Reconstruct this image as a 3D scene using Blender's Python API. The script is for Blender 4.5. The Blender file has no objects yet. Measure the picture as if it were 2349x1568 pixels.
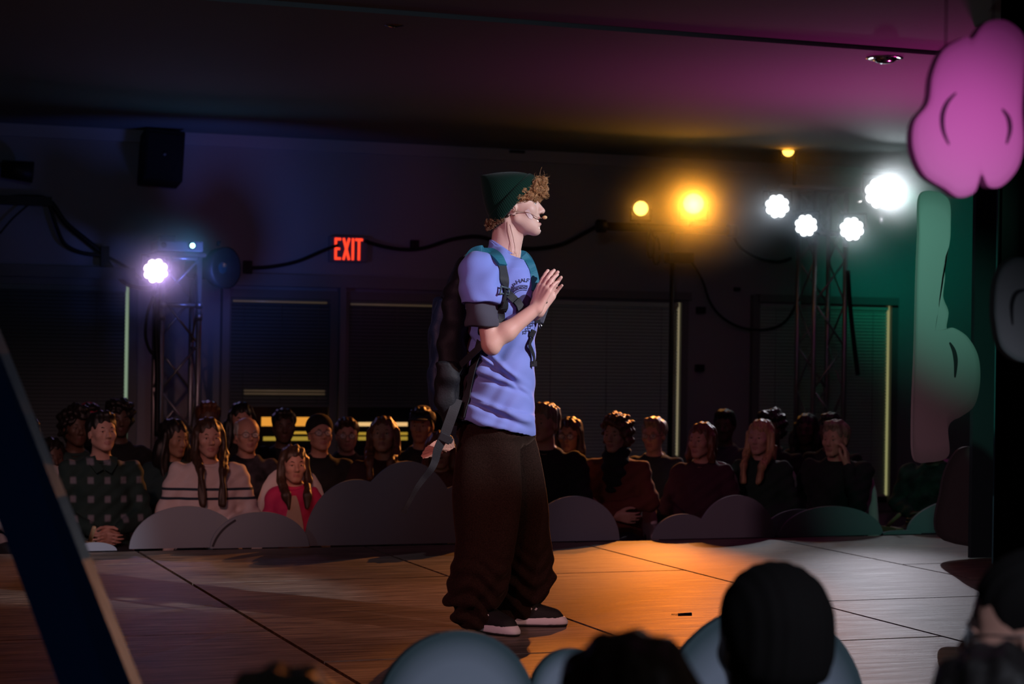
import bpy, bmesh, math, random
import numpy as np
from mathutils import Vector, Matrix
from mathutils.bvhtree import BVHTree
random.seed(7)
rng = np.random.RandomState(7)
SC = bpy.context.scene
COL = SC.collection
# ------------------------------------------------------------------ camera
# world: X runs along the far wall to the right, Y runs towards that wall, camera stands at X=Y=0
F_PX = 4567.0
YAW = math.radians(20.15)
ROLL = 0.015
CAM_Z = 1.74
_f0 = Vector((math.sin(YAW), math.cos(YAW), 0)); _r0 = Vector((math.cos(YAW), -math.sin(YAW), 0)); _u0 = Vector((0, 0, 1))
_pit = 0.0035
_f1 = _f0 * math.cos(_pit) + _u0 * math.sin(_pit); _u1 = _u0 * math.cos(_pit) - _f0 * math.sin(_pit)
RIGHT = _r0 * math.cos(ROLL) + _u1 * math.sin(ROLL)
UP = _u1 * math.cos(ROLL) - _r0 * math.sin(ROLL)
FWD = _f1
CAM = Vector((0, 0, CAM_Z))
cam_data = bpy.data.cameras.new('camera')
cam = bpy.data.objects.new('camera', cam_data); COL.objects.link(cam)
cam.matrix_world = Matrix((( RIGHT.x, UP.x, -FWD.x, 0), (RIGHT.y, UP.y, -FWD.y, 0), (RIGHT.z, UP.z, -FWD.z, CAM_Z), (0, 0, 0, 1)))
cam_data.sensor_width = 36.0
cam_data.lens = 36.0 * F_PX / 2349.0
cam_data.clip_start = 0.05
cam_data.dof.use_dof = True
cam_data.dof.focus_distance = 7.75
cam_data.dof.aperture_fstop = 4.2
SC.camera = cam
# ------------------------------------------------------------------ world, exposure
W = bpy.data.worlds.new('world'); SC.world = W; W.use_nodes = True
bg = W.node_tree.nodes['Background']
bg.inputs[0].default_value = (0.16, 0.50, 0.58, 1); bg.inputs[1].default_value = 0.0125
SC.view_settings.view_transform = 'Standard'
SC.view_settings.look = 'None'
SC.view_settings.exposure = 0.0
SC.view_settings.gamma = 1.0
SC.view_settings.use_curve_mapping = False
SC.cycles.max_bounces = 5; SC.cycles.diffuse_bounces = 2; SC.cycles.glossy_bounces = 2
SC.cycles.transmission_bounces = 3; SC.cycles.volume_bounces = 0; SC.cycles.transparent_max_bounces = 6
SC.cycles.caustics_reflective = False; SC.cycles.caustics_refractive = False
SC.cycles.sample_clamp_indirect = 3.0

def look(o, target):
    d = Vector(target) - o.location
    o.rotation_euler = d.to_track_quat('-Z', 'Y').to_euler()
def spot(name, loc, target, energy, color, angle, blend=0.5, radius=0.06, parent=None):
    l = bpy.data.lights.new(name, 'SPOT'); l.energy = energy; l.color = color
    l.spot_size = math.radians(angle); l.spot_blend = blend; l.shadow_soft_size = radius
    o = bpy.data.objects.new(name, l); COL.objects.link(o); o.location = loc; look(o, target)
    return o
STAGE_Z = 0.65; EDGE_FAR = 10.49; EDGE_NEAR = 3.85; WALL_Y = 16.34; CEIL_Z = 3.48
def ray(px, py):
    return (FWD + RIGHT * ((px - 1174.5) / F_PX) - UP * ((py - 784.0) / F_PX))
def on_y(px, py, y):          # point on the vertical plane Y = y
    r = ray(px, py); return CAM + r * (y / r.y)
def on_z(px, py, z):
    r = ray(px, py); return CAM + r * ((z - CAM_Z) / r.z)
def on_d(px, py, d):          # point at distance d along the view axis
    return CAM + ray(px, py) * d
# ------------------------------------------------------------------ unseen spots: stage lights, and fills added to brighten single parts
perf = on_z(1190, 1440, STAGE_Z)      # where the performer stands
spot('key_spot', (4.9, 4.1, 3.38), perf + Vector((0.0, 0, 1.22)), 740, (0.80, 0.86, 1.0), 18.5, 0.5, 0.05)
spot('warm_leg_fill', (5.2, 3.6, 3.3), perf + Vector((0.0, 0, 0.6)), 240, (1.0, 0.50, 0.40), 20, 0.8, 0.05)  # added fill that keeps the lower legs from going black
spot('pink_side_spot', (-1.6, 3.4, 3.3), perf + Vector((-0.1, 0, 0.9)), 270, (1.0, 0.45, 0.55), 20, 0.5, 0.08)
spot('red_wash', (-0.2, 4.6, 3.35), (1.55, 11.3, 1.0), 300, (1.0, 0.48, 0.45), 26, 0.9, 0.12)
spot('cloud_cool_fill', (-2.6, 8.0, 3.3), (1.7, 10.5, 1.0), 36, (0.62, 0.74, 1.0), 30, 0.9, 0.1)  # added fill, lifts the far cloud boards to a neutral grey
spot('plank_blue_fill', (-0.6, 0.2, 3.2), (.45, 3.7, 1.1), 6, (0.35, 0.55, 1.0), 40, 0.9, 0.1)  # added fill for the plank alone
spot('near_cool_fill', (1.6, -1.2, 3.3), (1.9, 3.9, 0.7), 420, (0.78, 0.83, 1.0), 25, 0.8, 0.25)  # added fill from behind the camera for the near clouds
spot('floor_red_wash', (0.2, 3.0, 3.4), (1.5, 7.0, 0.65), 105, (1.0, 0.21, 0.11), 52, 0.9, 0.2)
spot('magenta_uplight', (7.5, 11.2, 1.2), (7.2, 11.1, CEIL_Z), 175, (1.0, 0.07, 0.48), 122, 1.0, 0.1)
spot('wall_cool_fill', (1.5, 4.0, 3.2), (4.2, WALL_Y, 2.9), 42, (0.55, 0.72, 1.0), 50, 1.0, 0.2)  # added fill to raise the dark back wall
spot('girl_fill', (0.9, 5.2, 3.3), (on_y(675, 1080, 11.05).x, 11.05, 1.1), 260, (1.0, 0.42, 0.32), 5.5, 1.0, 0.06)  # added narrow fill to brighten the girl
# ------------------------------------------------------------------ materials
MATS = {}
def mat(name, col, rough=0.6, metal=0.0, spec=0.4, emit=None, estr=0.0, bump=0.0, bscale=60.0, sheen=0.0, stretch=(1, 1, 1), vary=0.0):
    if name in MATS: return MATS[name]
    m = bpy.data.materials.new(name); m.use_nodes = True; nt = m.node_tree; N = nt.nodes; L = nt.links
    p = N['Principled BSDF']
    p.inputs['Base Color'].default_value = (*col, 1); p.inputs['Roughness'].default_value = rough
    p.inputs['Metallic'].default_value = metal; p.inputs['Specular IOR Level'].default_value = spec
    if sheen: p.inputs['Sheen Weight'].default_value = sheen; p.inputs['Sheen Roughness'].default_value = 0.4
    if emit: p.inputs['Emission Color'].default_value = (*emit, 1); p.inputs['Emission Strength'].default_value = estr
    if bump or vary:
        tc = N.new('ShaderNodeTexCoord'); mp = N.new('ShaderNodeMapping'); mp.inputs['Scale'].default_value = stretch
        nz = N.new('ShaderNodeTexNoise'); nz.inputs['Scale'].default_value = bscale; nz.inputs['Detail'].default_value = 5
        L.new(tc.outputs['Object'], mp.inputs[0]); L.new(mp.outputs[0], nz.inputs[0])
        if bump:
            b = N.new('ShaderNodeBump'); b.inputs['Strength'].default_value = min(1, bump); b.inputs['Distance'].default_value = 0.004
            L.new(nz.outputs['Fac'], b.inputs['Height']); L.new(b.outputs[0], p.inputs['Normal'])
        if vary:
            r = N.new('ShaderNodeMapRange'); r.inputs['From Min'].default_value = 0.3; r.inputs['From Max'].default_value = 0.7
            r.inputs['To Min'].default_value = 1 - vary; r.inputs['To Max'].default_value = 1 + vary
            mx = N.new('ShaderNodeVectorMath'); mx.operation = 'SCALE'; mx.inputs[0].default_value = col
            L.new(nz.outputs['Fac'], r.inputs[0]); L.new(r.outputs[0], mx.inputs['Scale']); L.new(mx.outputs[0], p.inputs['Base Color'])
    if emit: m.cycles.emission_sampling = 'NONE'
    MATS[name] = m
    return m
# ------------------------------------------------------------------ objects
def tag(o, label=None, cat=None, group=None, kind=None):
    if label: o['label'] = label
    if cat: o['category'] = cat
    if group: o['group'] = group
    if kind: o['kind'] = kind
    return o
def empty(name, loc, rz=0.0):
    o = bpy.data.objects.new(name, None); COL.objects.link(o); o.location = loc; o.rotation_euler = (0, 0, rz)
    o.empty_display_size = 0.1
    return o
def link(name, me, mats, parent=None, loc=(0, 0, 0), rot=(0, 0, 0)):
    o = bpy.data.objects.new(name, me); COL.objects.link(o); o.location = loc; o.rotation_euler = rot
    if parent: o.parent = parent
    if mats:
        for m in (mats if isinstance(mats, (list, tuple)) else [mats]): me.materials.append(m)
    return o
def mesh_np(name, V, Fq, smooth=True):
    me = bpy.data.meshes.new(name); n = len(Fq)
    V = np.asarray(V, np.float32); Fq = np.asarray(Fq, np.int32); k = Fq.shape[1]
    me.vertices.add(len(V)); me.vertices.foreach_set('co', V.ravel())
    me.loops.add(n * k); me.loops.foreach_set('vertex_index', Fq.ravel())
    me.polygons.add(n); me.polygons.foreach_set('loop_start', np.arange(0, n * k, k, dtype=np.int32))
    me.polygons.foreach_set('use_smooth', np.full(n, smooth))
    me.update(calc_edges=True); me.validate()
    return me
class MB:
    def __init__(s): s.v = []; s.f = []; s.sm = []
    def add(s, vs, fs, smooth=False):
        b = len(s.v); s.v += [tuple(v) for v in vs]; s.f += [tuple(b + i for i in f) for f in fs]; s.sm += [smooth] * len(fs); return s
    def box(s, c, d, rot=None):
        x, y, z = [q / 2 for q in d]; R = rot or Matrix.Identity(3); c = Vector(c)
        vs = [c + R @ Vector((sx * x, sy * y, sz * z)) for sx in (-1, 1) for sy in (-1, 1) for sz in (-1, 1)]
        return s.add(vs, [(0, 1, 3, 2), (4, 6, 7, 5), (0, 4, 5, 1), (2, 3, 7, 6), (0, 2, 6, 4), (1, 5, 7, 3)])
    def tube(s, pts, r, n=8, cap=True, closed=False):
        pts = [Vector(p) for p in pts]; m = len(pts)
        rs = r if isinstance(r, (list, tuple)) else [r] * m
        rings = []; up = None
        for i, p in enumerate(pts):
            if closed: d = pts[(i + 1) % m] - pts[i - 1]
            else: d = pts[min(i + 1, m - 1)] - pts[max(i - 1, 0)]
            d = d.normalized() if d.length > 1e-9 else Vector((0, 0, 1))
            if up is None: up = Vector((0, 0, 1)) if abs(d.z) < 0.9 else Vector((1, 0, 0))
            a = d.cross(up)
            if a.length < 1e-6: a = d.orthogonal()
            a.normalize(); b = a.cross(d).normalized(); up = b
            rings.append([p + (a * math.cos(t) + b * math.sin(t)) * rs[i] for t in [2 * math.pi * k / n for k in range(n)]])
        vs = [v for rg in rings for v in rg]; fs = []
        for i in range(m if closed else m - 1):
            j = (i + 1) % m
            for k in range(n): fs.append((i * n + k, i * n + (k + 1) % n, j * n + (k + 1) % n, j * n + k))
        if cap and not closed: fs += [tuple(range(n - 1, -1, -1)), tuple((m - 1) * n + k for k in range(n))]
        return s.add(vs, fs, True)
    def cyl(s, a, b, r, r2=None, n=20):
        a = Vector(a); b = Vector(b); return s.tube([a, b], [r, r if r2 is None else r2], n)
    def lathe(s, prof, axis_o, axis_d, n=24):
        o = Vector(axis_o); d = Vector(axis_d).normalized(); a = d.orthogonal().normalized(); b = d.cross(a)
        vs = []; fs = []; m = len(prof)
        for r, h in prof:
            for k in range(n):
                t = 2 * math.pi * k / n; vs.append(o + d * h + (a * math.cos(t) + b * math.sin(t)) * r)
        for i in range(m - 1):
            for k in range(n): fs.append((i * n + k, i * n + (k + 1) % n, (i + 1) * n + (k + 1) % n, (i + 1) * n + k))
        return s.add(vs, fs, True)
    def sphere(s, c, r, n=14, sc=(1, 1, 1), R=None):
        c = Vector(c); vs = []; fs = []; h = n // 2; R = R or Matrix.Identity(3)
        for i in range(h + 1):
            for k in range(n):
                t = math.pi * i / h; p = 2 * math.pi * k / n
                vs.append(c + R @ Vector((r * sc[0] * math.sin(t) * math.cos(p), r * sc[1] * math.sin(t) * math.sin(p), r * sc[2] * math.cos(t))))
        for i in range(h):
            for k in range(n): fs.append((i * n + k, (i + 1) * n + k, (i + 1) * n + (k + 1) % n, i * n + (k + 1) % n))
        return s.add(vs, fs, True)
    def ribbon(s, pts, normals, w, t):
        """flat strap of width w and thickness t along pts; normals point out of the flat side"""
        pts = [Vector(p) for p in pts]; m = len(pts); vs = []; fs = []
        for i, p in enumerate(pts):
            d = (pts[min(i + 1, m - 1)] - pts[max(i - 1, 0)]).normalized(); nn = Vector(normals[i] if isinstance(normals, list) else normals)
            a = d.cross(nn).normalized(); nn = a.cross(d).normalized(); ww = w[i] if isinstance(w, (list, tuple)) else w
            vs += [p + a * ww / 2, p + a * ww / 2 + nn * t, p - a * ww / 2 + nn * t, p - a * ww / 2]
        for i in range(m - 1):
            for k in range(4): fs.append((i * 4 + k, i * 4 + (k + 1) % 4, (i + 1) * 4 + (k + 1) % 4, (i + 1) * 4 + k))
        fs += [(3, 2, 1, 0), tuple((m - 1) * 4 + k for k in range(4))]
        return s.add(vs, fs, False)
    def mesh(s, name):
        me = bpy.data.meshes.new(name); me.from_pydata([tuple(v) for v in s.v], [], s.f)
        me.polygons.foreach_set('use_smooth', s.sm); me.update()
        bm = bmesh.new(); bm.from_mesh(me); bmesh.ops.recalc_face_normals(bm, faces=bm.faces); bm.to_mesh(me); bm.free()
        return me
    def build(s, name, m, parent=None, loc=(0, 0, 0), rot=(0, 0, 0)):
        return link(name, s.mesh(name), m, parent, loc, rot)
def bevel(o, w=0.004, seg=2):
    b = o.modifiers.new('bevel', 'BEVEL'); b.width = w; b.segments = seg; b.limit_method = 'ANGLE'
    return o
def smooth_path(pts, per=8):
    pts = [Vector(p) for p in pts]; out = []; n = len(pts)
    for i in range(n - 1):
        p0, p1, p2, p3 = pts[max(i - 1, 0)], pts[i], pts[i + 1], pts[min(i + 2, n - 1)]
        for k in range(per):
            t = k / per; out.append(0.5 * ((2 * p1) + (p2 - p0) * t + (2 * p0 - 5 * p1 + 4 * p2 - p3) * t * t + (3 * p1 - p0 - 3 * p2 + p3) * t ** 3))
    out.append(pts[-1]); return out
# ------------------------------------------------------------------ distance-field modelling (smooth unions turned into one continuous mesh)
def V3(a): return np.array(a, float)
class Prim:
    def __init__(s, kind, par, k=0.01, op='u', M=None):
        s.kind, s.par, s.k, s.op, s.M = kind, par, k, op, M
    def bounds(s):
        p = s.par
        if s.kind == 'e': c, r = V3(p[0]), V3(p[1]); lo, hi = c - r, c + r
        elif s.kind == 'c': a, b, r = V3(p[0]), V3(p[1]), max(p[2], p[3]); lo, hi = np.minimum(a, b) - r, np.maximum(a, b) + r
        elif s.kind == 'b': c, r = V3(p[0]), V3(p[1]); lo, hi = c - r - p[2], c + r + p[2]
        elif s.kind == 'l':
            T = np.array(p[0], float); lo = np.array([(T[:, 1] - T[:, 3]).min(), (T[:, 2] - T[:, 4]).min(), T[:, 0].min()]); hi = np.array([(T[:, 1] + T[:, 3]).max(), (T[:, 2] + T[:, 4]).max(), T[:, 0].max()])
        if s.M is not None:
            C = np.array([[(lo, hi)[i][0], (lo, hi)[j][1], (lo, hi)[k][2]] for i in (0, 1) for j in (0, 1) for k in (0, 1)])
            A = np.array(s.M)[:3, :3]; t = np.array(s.M)[:3, 3]; C = C @ A.T + t; lo, hi = C.min(0), C.max(0)
        return lo, hi
    def dist(s, X, Y, Z):
        if s.M is not None:
            I = np.array(s.M.inverted()); X, Y, Z = [I[i, 0] * X + I[i, 1] * Y + I[i, 2] * Z + I[i, 3] for i in range(3)]
        p = s.par
        if s.kind == 'e':
            c, r = V3(p[0]), V3(p[1]); x, y, z = X - c[0], Y - c[1], Z - c[2]
            k0 = np.sqrt((x / r[0]) ** 2 + (y / r[1]) ** 2 + (z / r[2]) ** 2) + 1e-9
            k1 = np.sqrt((x / r[0] ** 2) ** 2 + (y / r[1] ** 2) ** 2 + (z / r[2] ** 2) ** 2) + 1e-9
            return k0 * (k0 - 1) / k1
        if s.kind == 'c':
            a, b = V3(p[0]), V3(p[1]); ab = b - a; L = ab @ ab + 1e-12; x, y, z = X - a[0], Y - a[1], Z - a[2]
            t = np.clip((x * ab[0] + y * ab[1] + z * ab[2]) / L, 0, 1)
            return np.sqrt((x - t * ab[0]) ** 2 + (y - t * ab[1]) ** 2 + (z - t * ab[2]) ** 2) - (p[2] + (p[3] - p[2]) * t)
        if s.kind == 'b':
            c, r = V3(p[0]), V3(p[1]); q = [np.abs(A - c[i]) - r[i] for i, A in enumerate((X, Y, Z))]
            return np.sqrt(sum(np.maximum(w, 0) ** 2 for w in q)) + np.minimum(np.maximum(q[0], np.maximum(q[1], q[2])), 0) - p[2]
        if s.kind == 'l':
            T = np.array(p[0], float); T = T[T[:, 0].argsort()]; zc = np.clip(Z, T[0, 0], T[-1, 0])
            cx, cy, rx, ry = [np.interp(zc, T[:, 0], T[:, i]) for i in (1, 2, 3, 4)]; e = p[1] if len(p) > 1 else 2.0
            q = (np.abs((X - cx) / rx) ** e + np.abs((Y - cy) / ry) ** e) ** (1 / e)
            d = (q - 1) * np.minimum(rx, ry); cap = np.abs(Z - (T[0, 0] + T[-1, 0]) / 2) - (T[-1, 0] - T[0, 0]) / 2
            return np.maximum(d, cap)
def E(c, r, k=0.01, op='u', M=None): return Prim('e', (c, r), k, op, M)
def Cc(a, b, r, r2=None, k=0.01, op='u', M=None): return Prim('c', (a, b, r, r if r2 is None else r2), k, op, M)
def Bx(c, r, rd=0.0, k=0.01, op='u', M=None): return Prim('b', (c, r, rd), k, op, M)
def Lf(T, e=2.0, k=0.01, op='u', M=None): return Prim('l', (T, e), k, op, M)
def sdf_mesh(name, prims, h, disp=None, iters=1):
    B = [p.bounds() for p in prims]
    lo = np.min([b[0] for b, p in zip(B, prims) if p.op == 'u'], 0) - 4 * h; hi = np.max([b[1] for b, p in zip(B, prims) if p.op == 'u'], 0) + 4 * h
    n = np.ceil((hi - lo) / h).astype(int) + 1
    ax = [lo[i] + h * np.arange(n[i]) for i in range(3)]
    F = np.full(n, 3 * h, np.float32)
    for p, (bl, bh) in zip(prims, B):
        mg = p.k + 4 * h
        i0 = np.maximum(0, np.floor((bl - mg - lo) / h).astype(int)); i1 = np.minimum(n, np.ceil((bh + mg - lo) / h).astype(int) + 1)
        if (i1 <= i0).any(): continue
        sl = tuple(slice(a, b) for a, b in zip(i0, i1))
        X = ax[0][sl[0]][:, None, None]; Y = ax[1][sl[1]][None, :, None]; Z = ax[2][sl[2]][None, None, :]
        d = p.dist(X, Y, Z) + 0 * F[sl]; f = F[sl]; k = max(p.k, 1e-5)
        if p.op == 'u':
            q = np.clip(0.5 + 0.5 * (f - d) / k, 0, 1); F[sl] = f + (d - f) * q - k * q * (1 - q)
        else:
            d = -d; q = np.clip(0.5 + 0.5 * (d - f) / k, 0, 1); F[sl] = f + (d - f) * q + k * q * (1 - q)
    # surface nets
    S = F < 0; nx, ny, nz = n
    cells = np.zeros((nx - 1, ny - 1, nz - 1), np.int8)
    for i in (0, 1):
        for j in (0, 1):
            for k in (0, 1): cells += S[i:nx - 1 + i, j:ny - 1 + j, k:nz - 1 + k]
    mix = (cells > 0) & (cells < 8); idx = np.argwhere(mix); cid = np.full(mix.shape, -1, np.int64); cid[mix] = np.arange(len(idx))
    acc = np.zeros((len(idx), 3)); cnt = np.zeros(len(idx))
    for a in range(3):
        b, c = [q for q in range(3) if q != a]
        for u in (0, 1):
            for v in (0, 1):
                o0 = np.zeros(3, int); o0[b] = u; o0[c] = v; o1 = o0.copy(); o1[a] = 1
                P0 = idx + o0; P1 = idx + o1; f0 = F[P0[:, 0], P0[:, 1], P0[:, 2]]; f1 = F[P1[:, 0], P1[:, 1], P1[:, 2]]
                m = (f0 < 0) != (f1 < 0); t = np.where(m, f0 / np.where(m, f0 - f1, 1), 0)
                q = P0 + 0.0; q[:, a] += t; acc[m] += q[m]; cnt[m] += 1
    Vv = lo + h * acc / cnt[:, None]
    faces = []
    for a in range(3):
        b, c = (a + 1) % 3, (a + 2) % 3
        s0 = [slice(None)] * 3; s1 = [slice(None)] * 3; s0[a] = slice(0, -1); s1[a] = slice(1, None)
        A0 = S[tuple(s0)]; A1 = S[tuple(s1)]; ed = np.argwhere(A0 != A1)
        ed = ed[(ed[:, b] > 0) & (ed[:, c] > 0) & (ed[:, b] < n[b] - 1) & (ed[:, c] < n[c] - 1)]
        if not len(ed): continue
        inside = A0[ed[:, 0], ed[:, 1], ed[:, 2]]; q = []
        for db, dc in ((-1, -1), (0, -1), (0, 0), (-1, 0)):
            e = ed.copy(); e[:, b] += db; e[:, c] += dc; q.append(cid[e[:, 0], e[:, 1], e[:, 2]])
        q = np.stack(q, 1); q = np.where(inside[:, None], q, q[:, ::-1]); faces.append(q)
    Q = np.concatenate(faces)
    E2 = np.concatenate([Q[:, [0, 1]], Q[:, [1, 2]], Q[:, [2, 3]], Q[:, [3, 0]]])
    for _ in range(iters):     # light smoothing
        sm = np.zeros_like(Vv); cc = np.zeros(len(Vv))
        np.add.at(sm, E2[:, 0], Vv[E2[:, 1]]); np.add.at(cc, E2[:, 0], 1); np.add.at(sm, E2[:, 1], Vv[E2[:, 0]]); np.add.at(cc, E2[:, 1], 1)
        Vv = 0.5 * Vv + 0.5 * sm / cc[:, None]
    if disp is not None:
        nr = np.zeros_like(Vv); fn = np.cross(Vv[Q[:, 2]] - Vv[Q[:, 0]], Vv[Q[:, 3]] - Vv[Q[:, 1]])
        for i in range(4): np.add.at(nr, Q[:, i], fn)
        nr /= np.linalg.norm(nr, axis=1)[:, None] + 1e-12; Vv = Vv + nr * disp(Vv)[:, None]
    return mesh_np(name, Vv, Q)
def sdf_obj(name, prims, h, m, parent=None, disp=None, iters=1):
    return link(name, sdf_mesh(name, prims, h, disp, iters), m, parent)
def bvh_of(o): 
    me = o.data; return BVHTree.FromPolygons([v.co.copy() for v in me.vertices], [tuple(p.vertices) for p in me.polygons])
def lerp(a, b, t): return a + (b - a) * t
# ------------------------------------------------------------------ heads and hands
def head_prims(M, sex='m', child=False, mouth=0.0, neck_to=None, hires=False):
    """head in its own frame: centre between the ears, +x forward, +z up; M places it"""
    f = 1.0 if sex == 'm' else 0.94; j = 1.0 if sex == 'm' else 0.88
    P = [E((-.016, 0, .035), (.098, .077, .086), .01), E((.032, 0, .0), (.052, .064 * f, .078), .03),
         E((.030, 0, -.060), (.050, .050 * f, .042), .03), E((.066, 0, -.096 * (1 if not child else .93)), (.016, .02, .016), .02)]
    for s in (-1, 1):
        P += [Cc((.0, s * .051 * j, -.052), (.06, s * .017, -.096), .018, .013, .02),
              Cc((.077, s * .012, .021), (.064, s * .043, .022), .010, .010, .012),
              E((.060, s * .042, -.022), (.020, .021, .020), .02),
              E((.094, s * .030, .002), (.017, .016, .012), .010, 's'),
              E((.072, s * .030, .0015), (.0135, .0135, .0135), .003),
              E((.091, s * .0125, -.036), (.010, .0075, .008), .006),
              E((-.008, s * .076, -.008), (.019, .009, .031), .006), E((-.004, s * .086, -.004), (.010, .006, .018), .004, 's'),
              Cc((.086, 0, -.060 + .002), (.076, s * .020, -.063), .006, .004, .006),
              Cc((.083, 0, -.0715 - mouth), (.075, s * .019, -.068 - mouth * .4), .007, .0045, .006)]
    P += [Cc((.083, 0, .006), (.104, 0, -.030), .0085, .0115, .012), E((.103, 0, -.033), (.0105, .011, .0095), .006),
          Cc((.092, -.014, -.0645 - mouth * .45), (.092, .014, -.0645 - mouth * .45), .0016 + mouth * .5, None, .003, 's')]
    if hires:
        for s in (-1, 1): P += [E((.096, s * .007, -.0435), (.006, .0035, .004), .003, 's')]
    for p in P: p.M = M
    return P
def lip_faces(me, M, idx, mouth=0.0):
    I = np.array(M.inverted()); n = len(me.polygons)
    c = np.zeros(n * 3); me.polygons.foreach_get('center', c); c = c.reshape(-1, 3) @ I[:3, :3].T + I[:3, 3]
    m = (c[:, 0] > .072) & (np.abs(c[:, 1]) < .023 - np.maximum(0, np.abs(c[:, 2] + .066) - .004) * .8) & (c[:, 2] < -.0545) & (c[:, 2] > -.079 - mouth)
    a = np.zeros(n, np.int32); me.polygons.foreach_get('material_index', a); a[m] = idx; me.polygons.foreach_set('material_index', a)
def hand_prims(Wp, f, a, n, curl=0.25, spread=0.06, s=1.0, thumb=0.6, curls=None, k=.004):
    """wrist point, finger direction, thumb-side direction, palm normal"""
    Wp, f, a, n = Vector(Wp), Vector(f).normalized(), Vector(a), Vector(n)
    a = (a - f * a.dot(f)).normalized(); n2 = f.cross(a); n = n2 if n2.dot(n) > 0 else -n2
    P = []; rr = [.0095, .0098, .0094, .0082]; ln = [.072, .080, .074, .058]; off = [.030, .010, -.010, -.028]; kn = [.088, .092, .088, .080]
    for i in range(4):
        K = Wp + (f * kn[i] + a * off[i]) * s
        P.append(Cc(Wp + a * off[i] * .55 * s, K, .0135 * s, .0115 * s, .010))
        d = (f + a * spread * (1.5 - i)).normalized(); c = curls[i] if curls else curl; p = K
        for q, fr in enumerate((.45, .30, .25)):
            ang = c * (q * .9 + .6); dd = d * math.cos(ang) + n * math.sin(ang); p2 = p + dd * ln[i] * fr * s
            P.append(Cc(p, p2, rr[i] * s * (1 - .08 * q), rr[i] * s * (1 - .08 * (q + 1)), k)); p = p2
    t0 = Wp + (f * .018 + a * .024 + n * .008) * s; t1 = t0 + (f * .035 + a * .028 * thumb / .6 + n * .012) * s
    t2 = t1 + (f * .032 + a * .010 * thumb / .6 + n * .006) * s; t3 = t2 + (f * .024 + n * .003 - a * .002) * s
    P += [Cc(t0, t1, .016 * s, .0125 * s, .010), Cc(t1, t2, .0118 * s, .0105 * s, k), Cc(t2, t3, .0105 * s, .0085 * s, k)]
    return P
# ------------------------------------------------------------------ the room
M_wall = mat('wall_paint', (0.40, 0.40, 0.43), 0.75, bump=.1, bscale=40)
M_ceil = mat('ceiling_paint', (0.21, 0.26, 0.26), 0.85, bump=.3, bscale=25)
M_black = mat('black_metal', (0.012, 0.013, 0.015), 0.5)
M_frame = mat('window_frame_paint', (0.22, 0.23, 0.24), 0.5)
M_alu = mat('truss_aluminium', (0.50, 0.50, 0.53), 0.38, 0.85)
XL, XR = -6.0, 12.0
tag(MB().box(((XL + XR) / 2, WALL_Y + .1, CEIL_Z / 2), (XR - XL, .2, CEIL_Z)).build('wall_back', M_wall), kind='structure')
tag(MB().box((XL - .1, 6, CEIL_Z / 2), (.2, 21.0, CEIL_Z)).build('wall_left', M_wall), kind='structure')
tag(MB().box((XR + .1, 6, CEIL_Z / 2), (.2, 21.0, CEIL_Z)).build('wall_right', mat('wall_right_paint', (0.10, 0.16, 0.16), 0.8)), kind='structure')
tag(MB().box(((XL + XR) / 2, 6, -.05), (XR - XL + .4, 21.0, .1)).build('floor', mat('house_floor_vinyl', (0.06, 0.06, 0.065), 0.4)), kind='structure')
# ceiling: the part over the house is a little lower than the part over the stage
ysof = 10.0
tag(MB().box(((XL + XR) / 2, (ysof + 16.6) / 2, CEIL_Z + .1), (XR - XL + .4, 16.6 - ysof, .2)).box(((XL + XR) / 2, (ysof - 4.4) / 2, CEIL_Z + .125), (XR - XL + .4, ysof + 4.4, .2)).build('ceiling', M_ceil), kind='structure')
tag(MB().box(((XL + XR) / 2, WALL_Y - .02, CEIL_Z - .05), (XR - XL, .04, .10)).build('trim_1', mat('trim_paint', (0.46, 0.46, 0.5), 0.6)), kind='structure')
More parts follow.
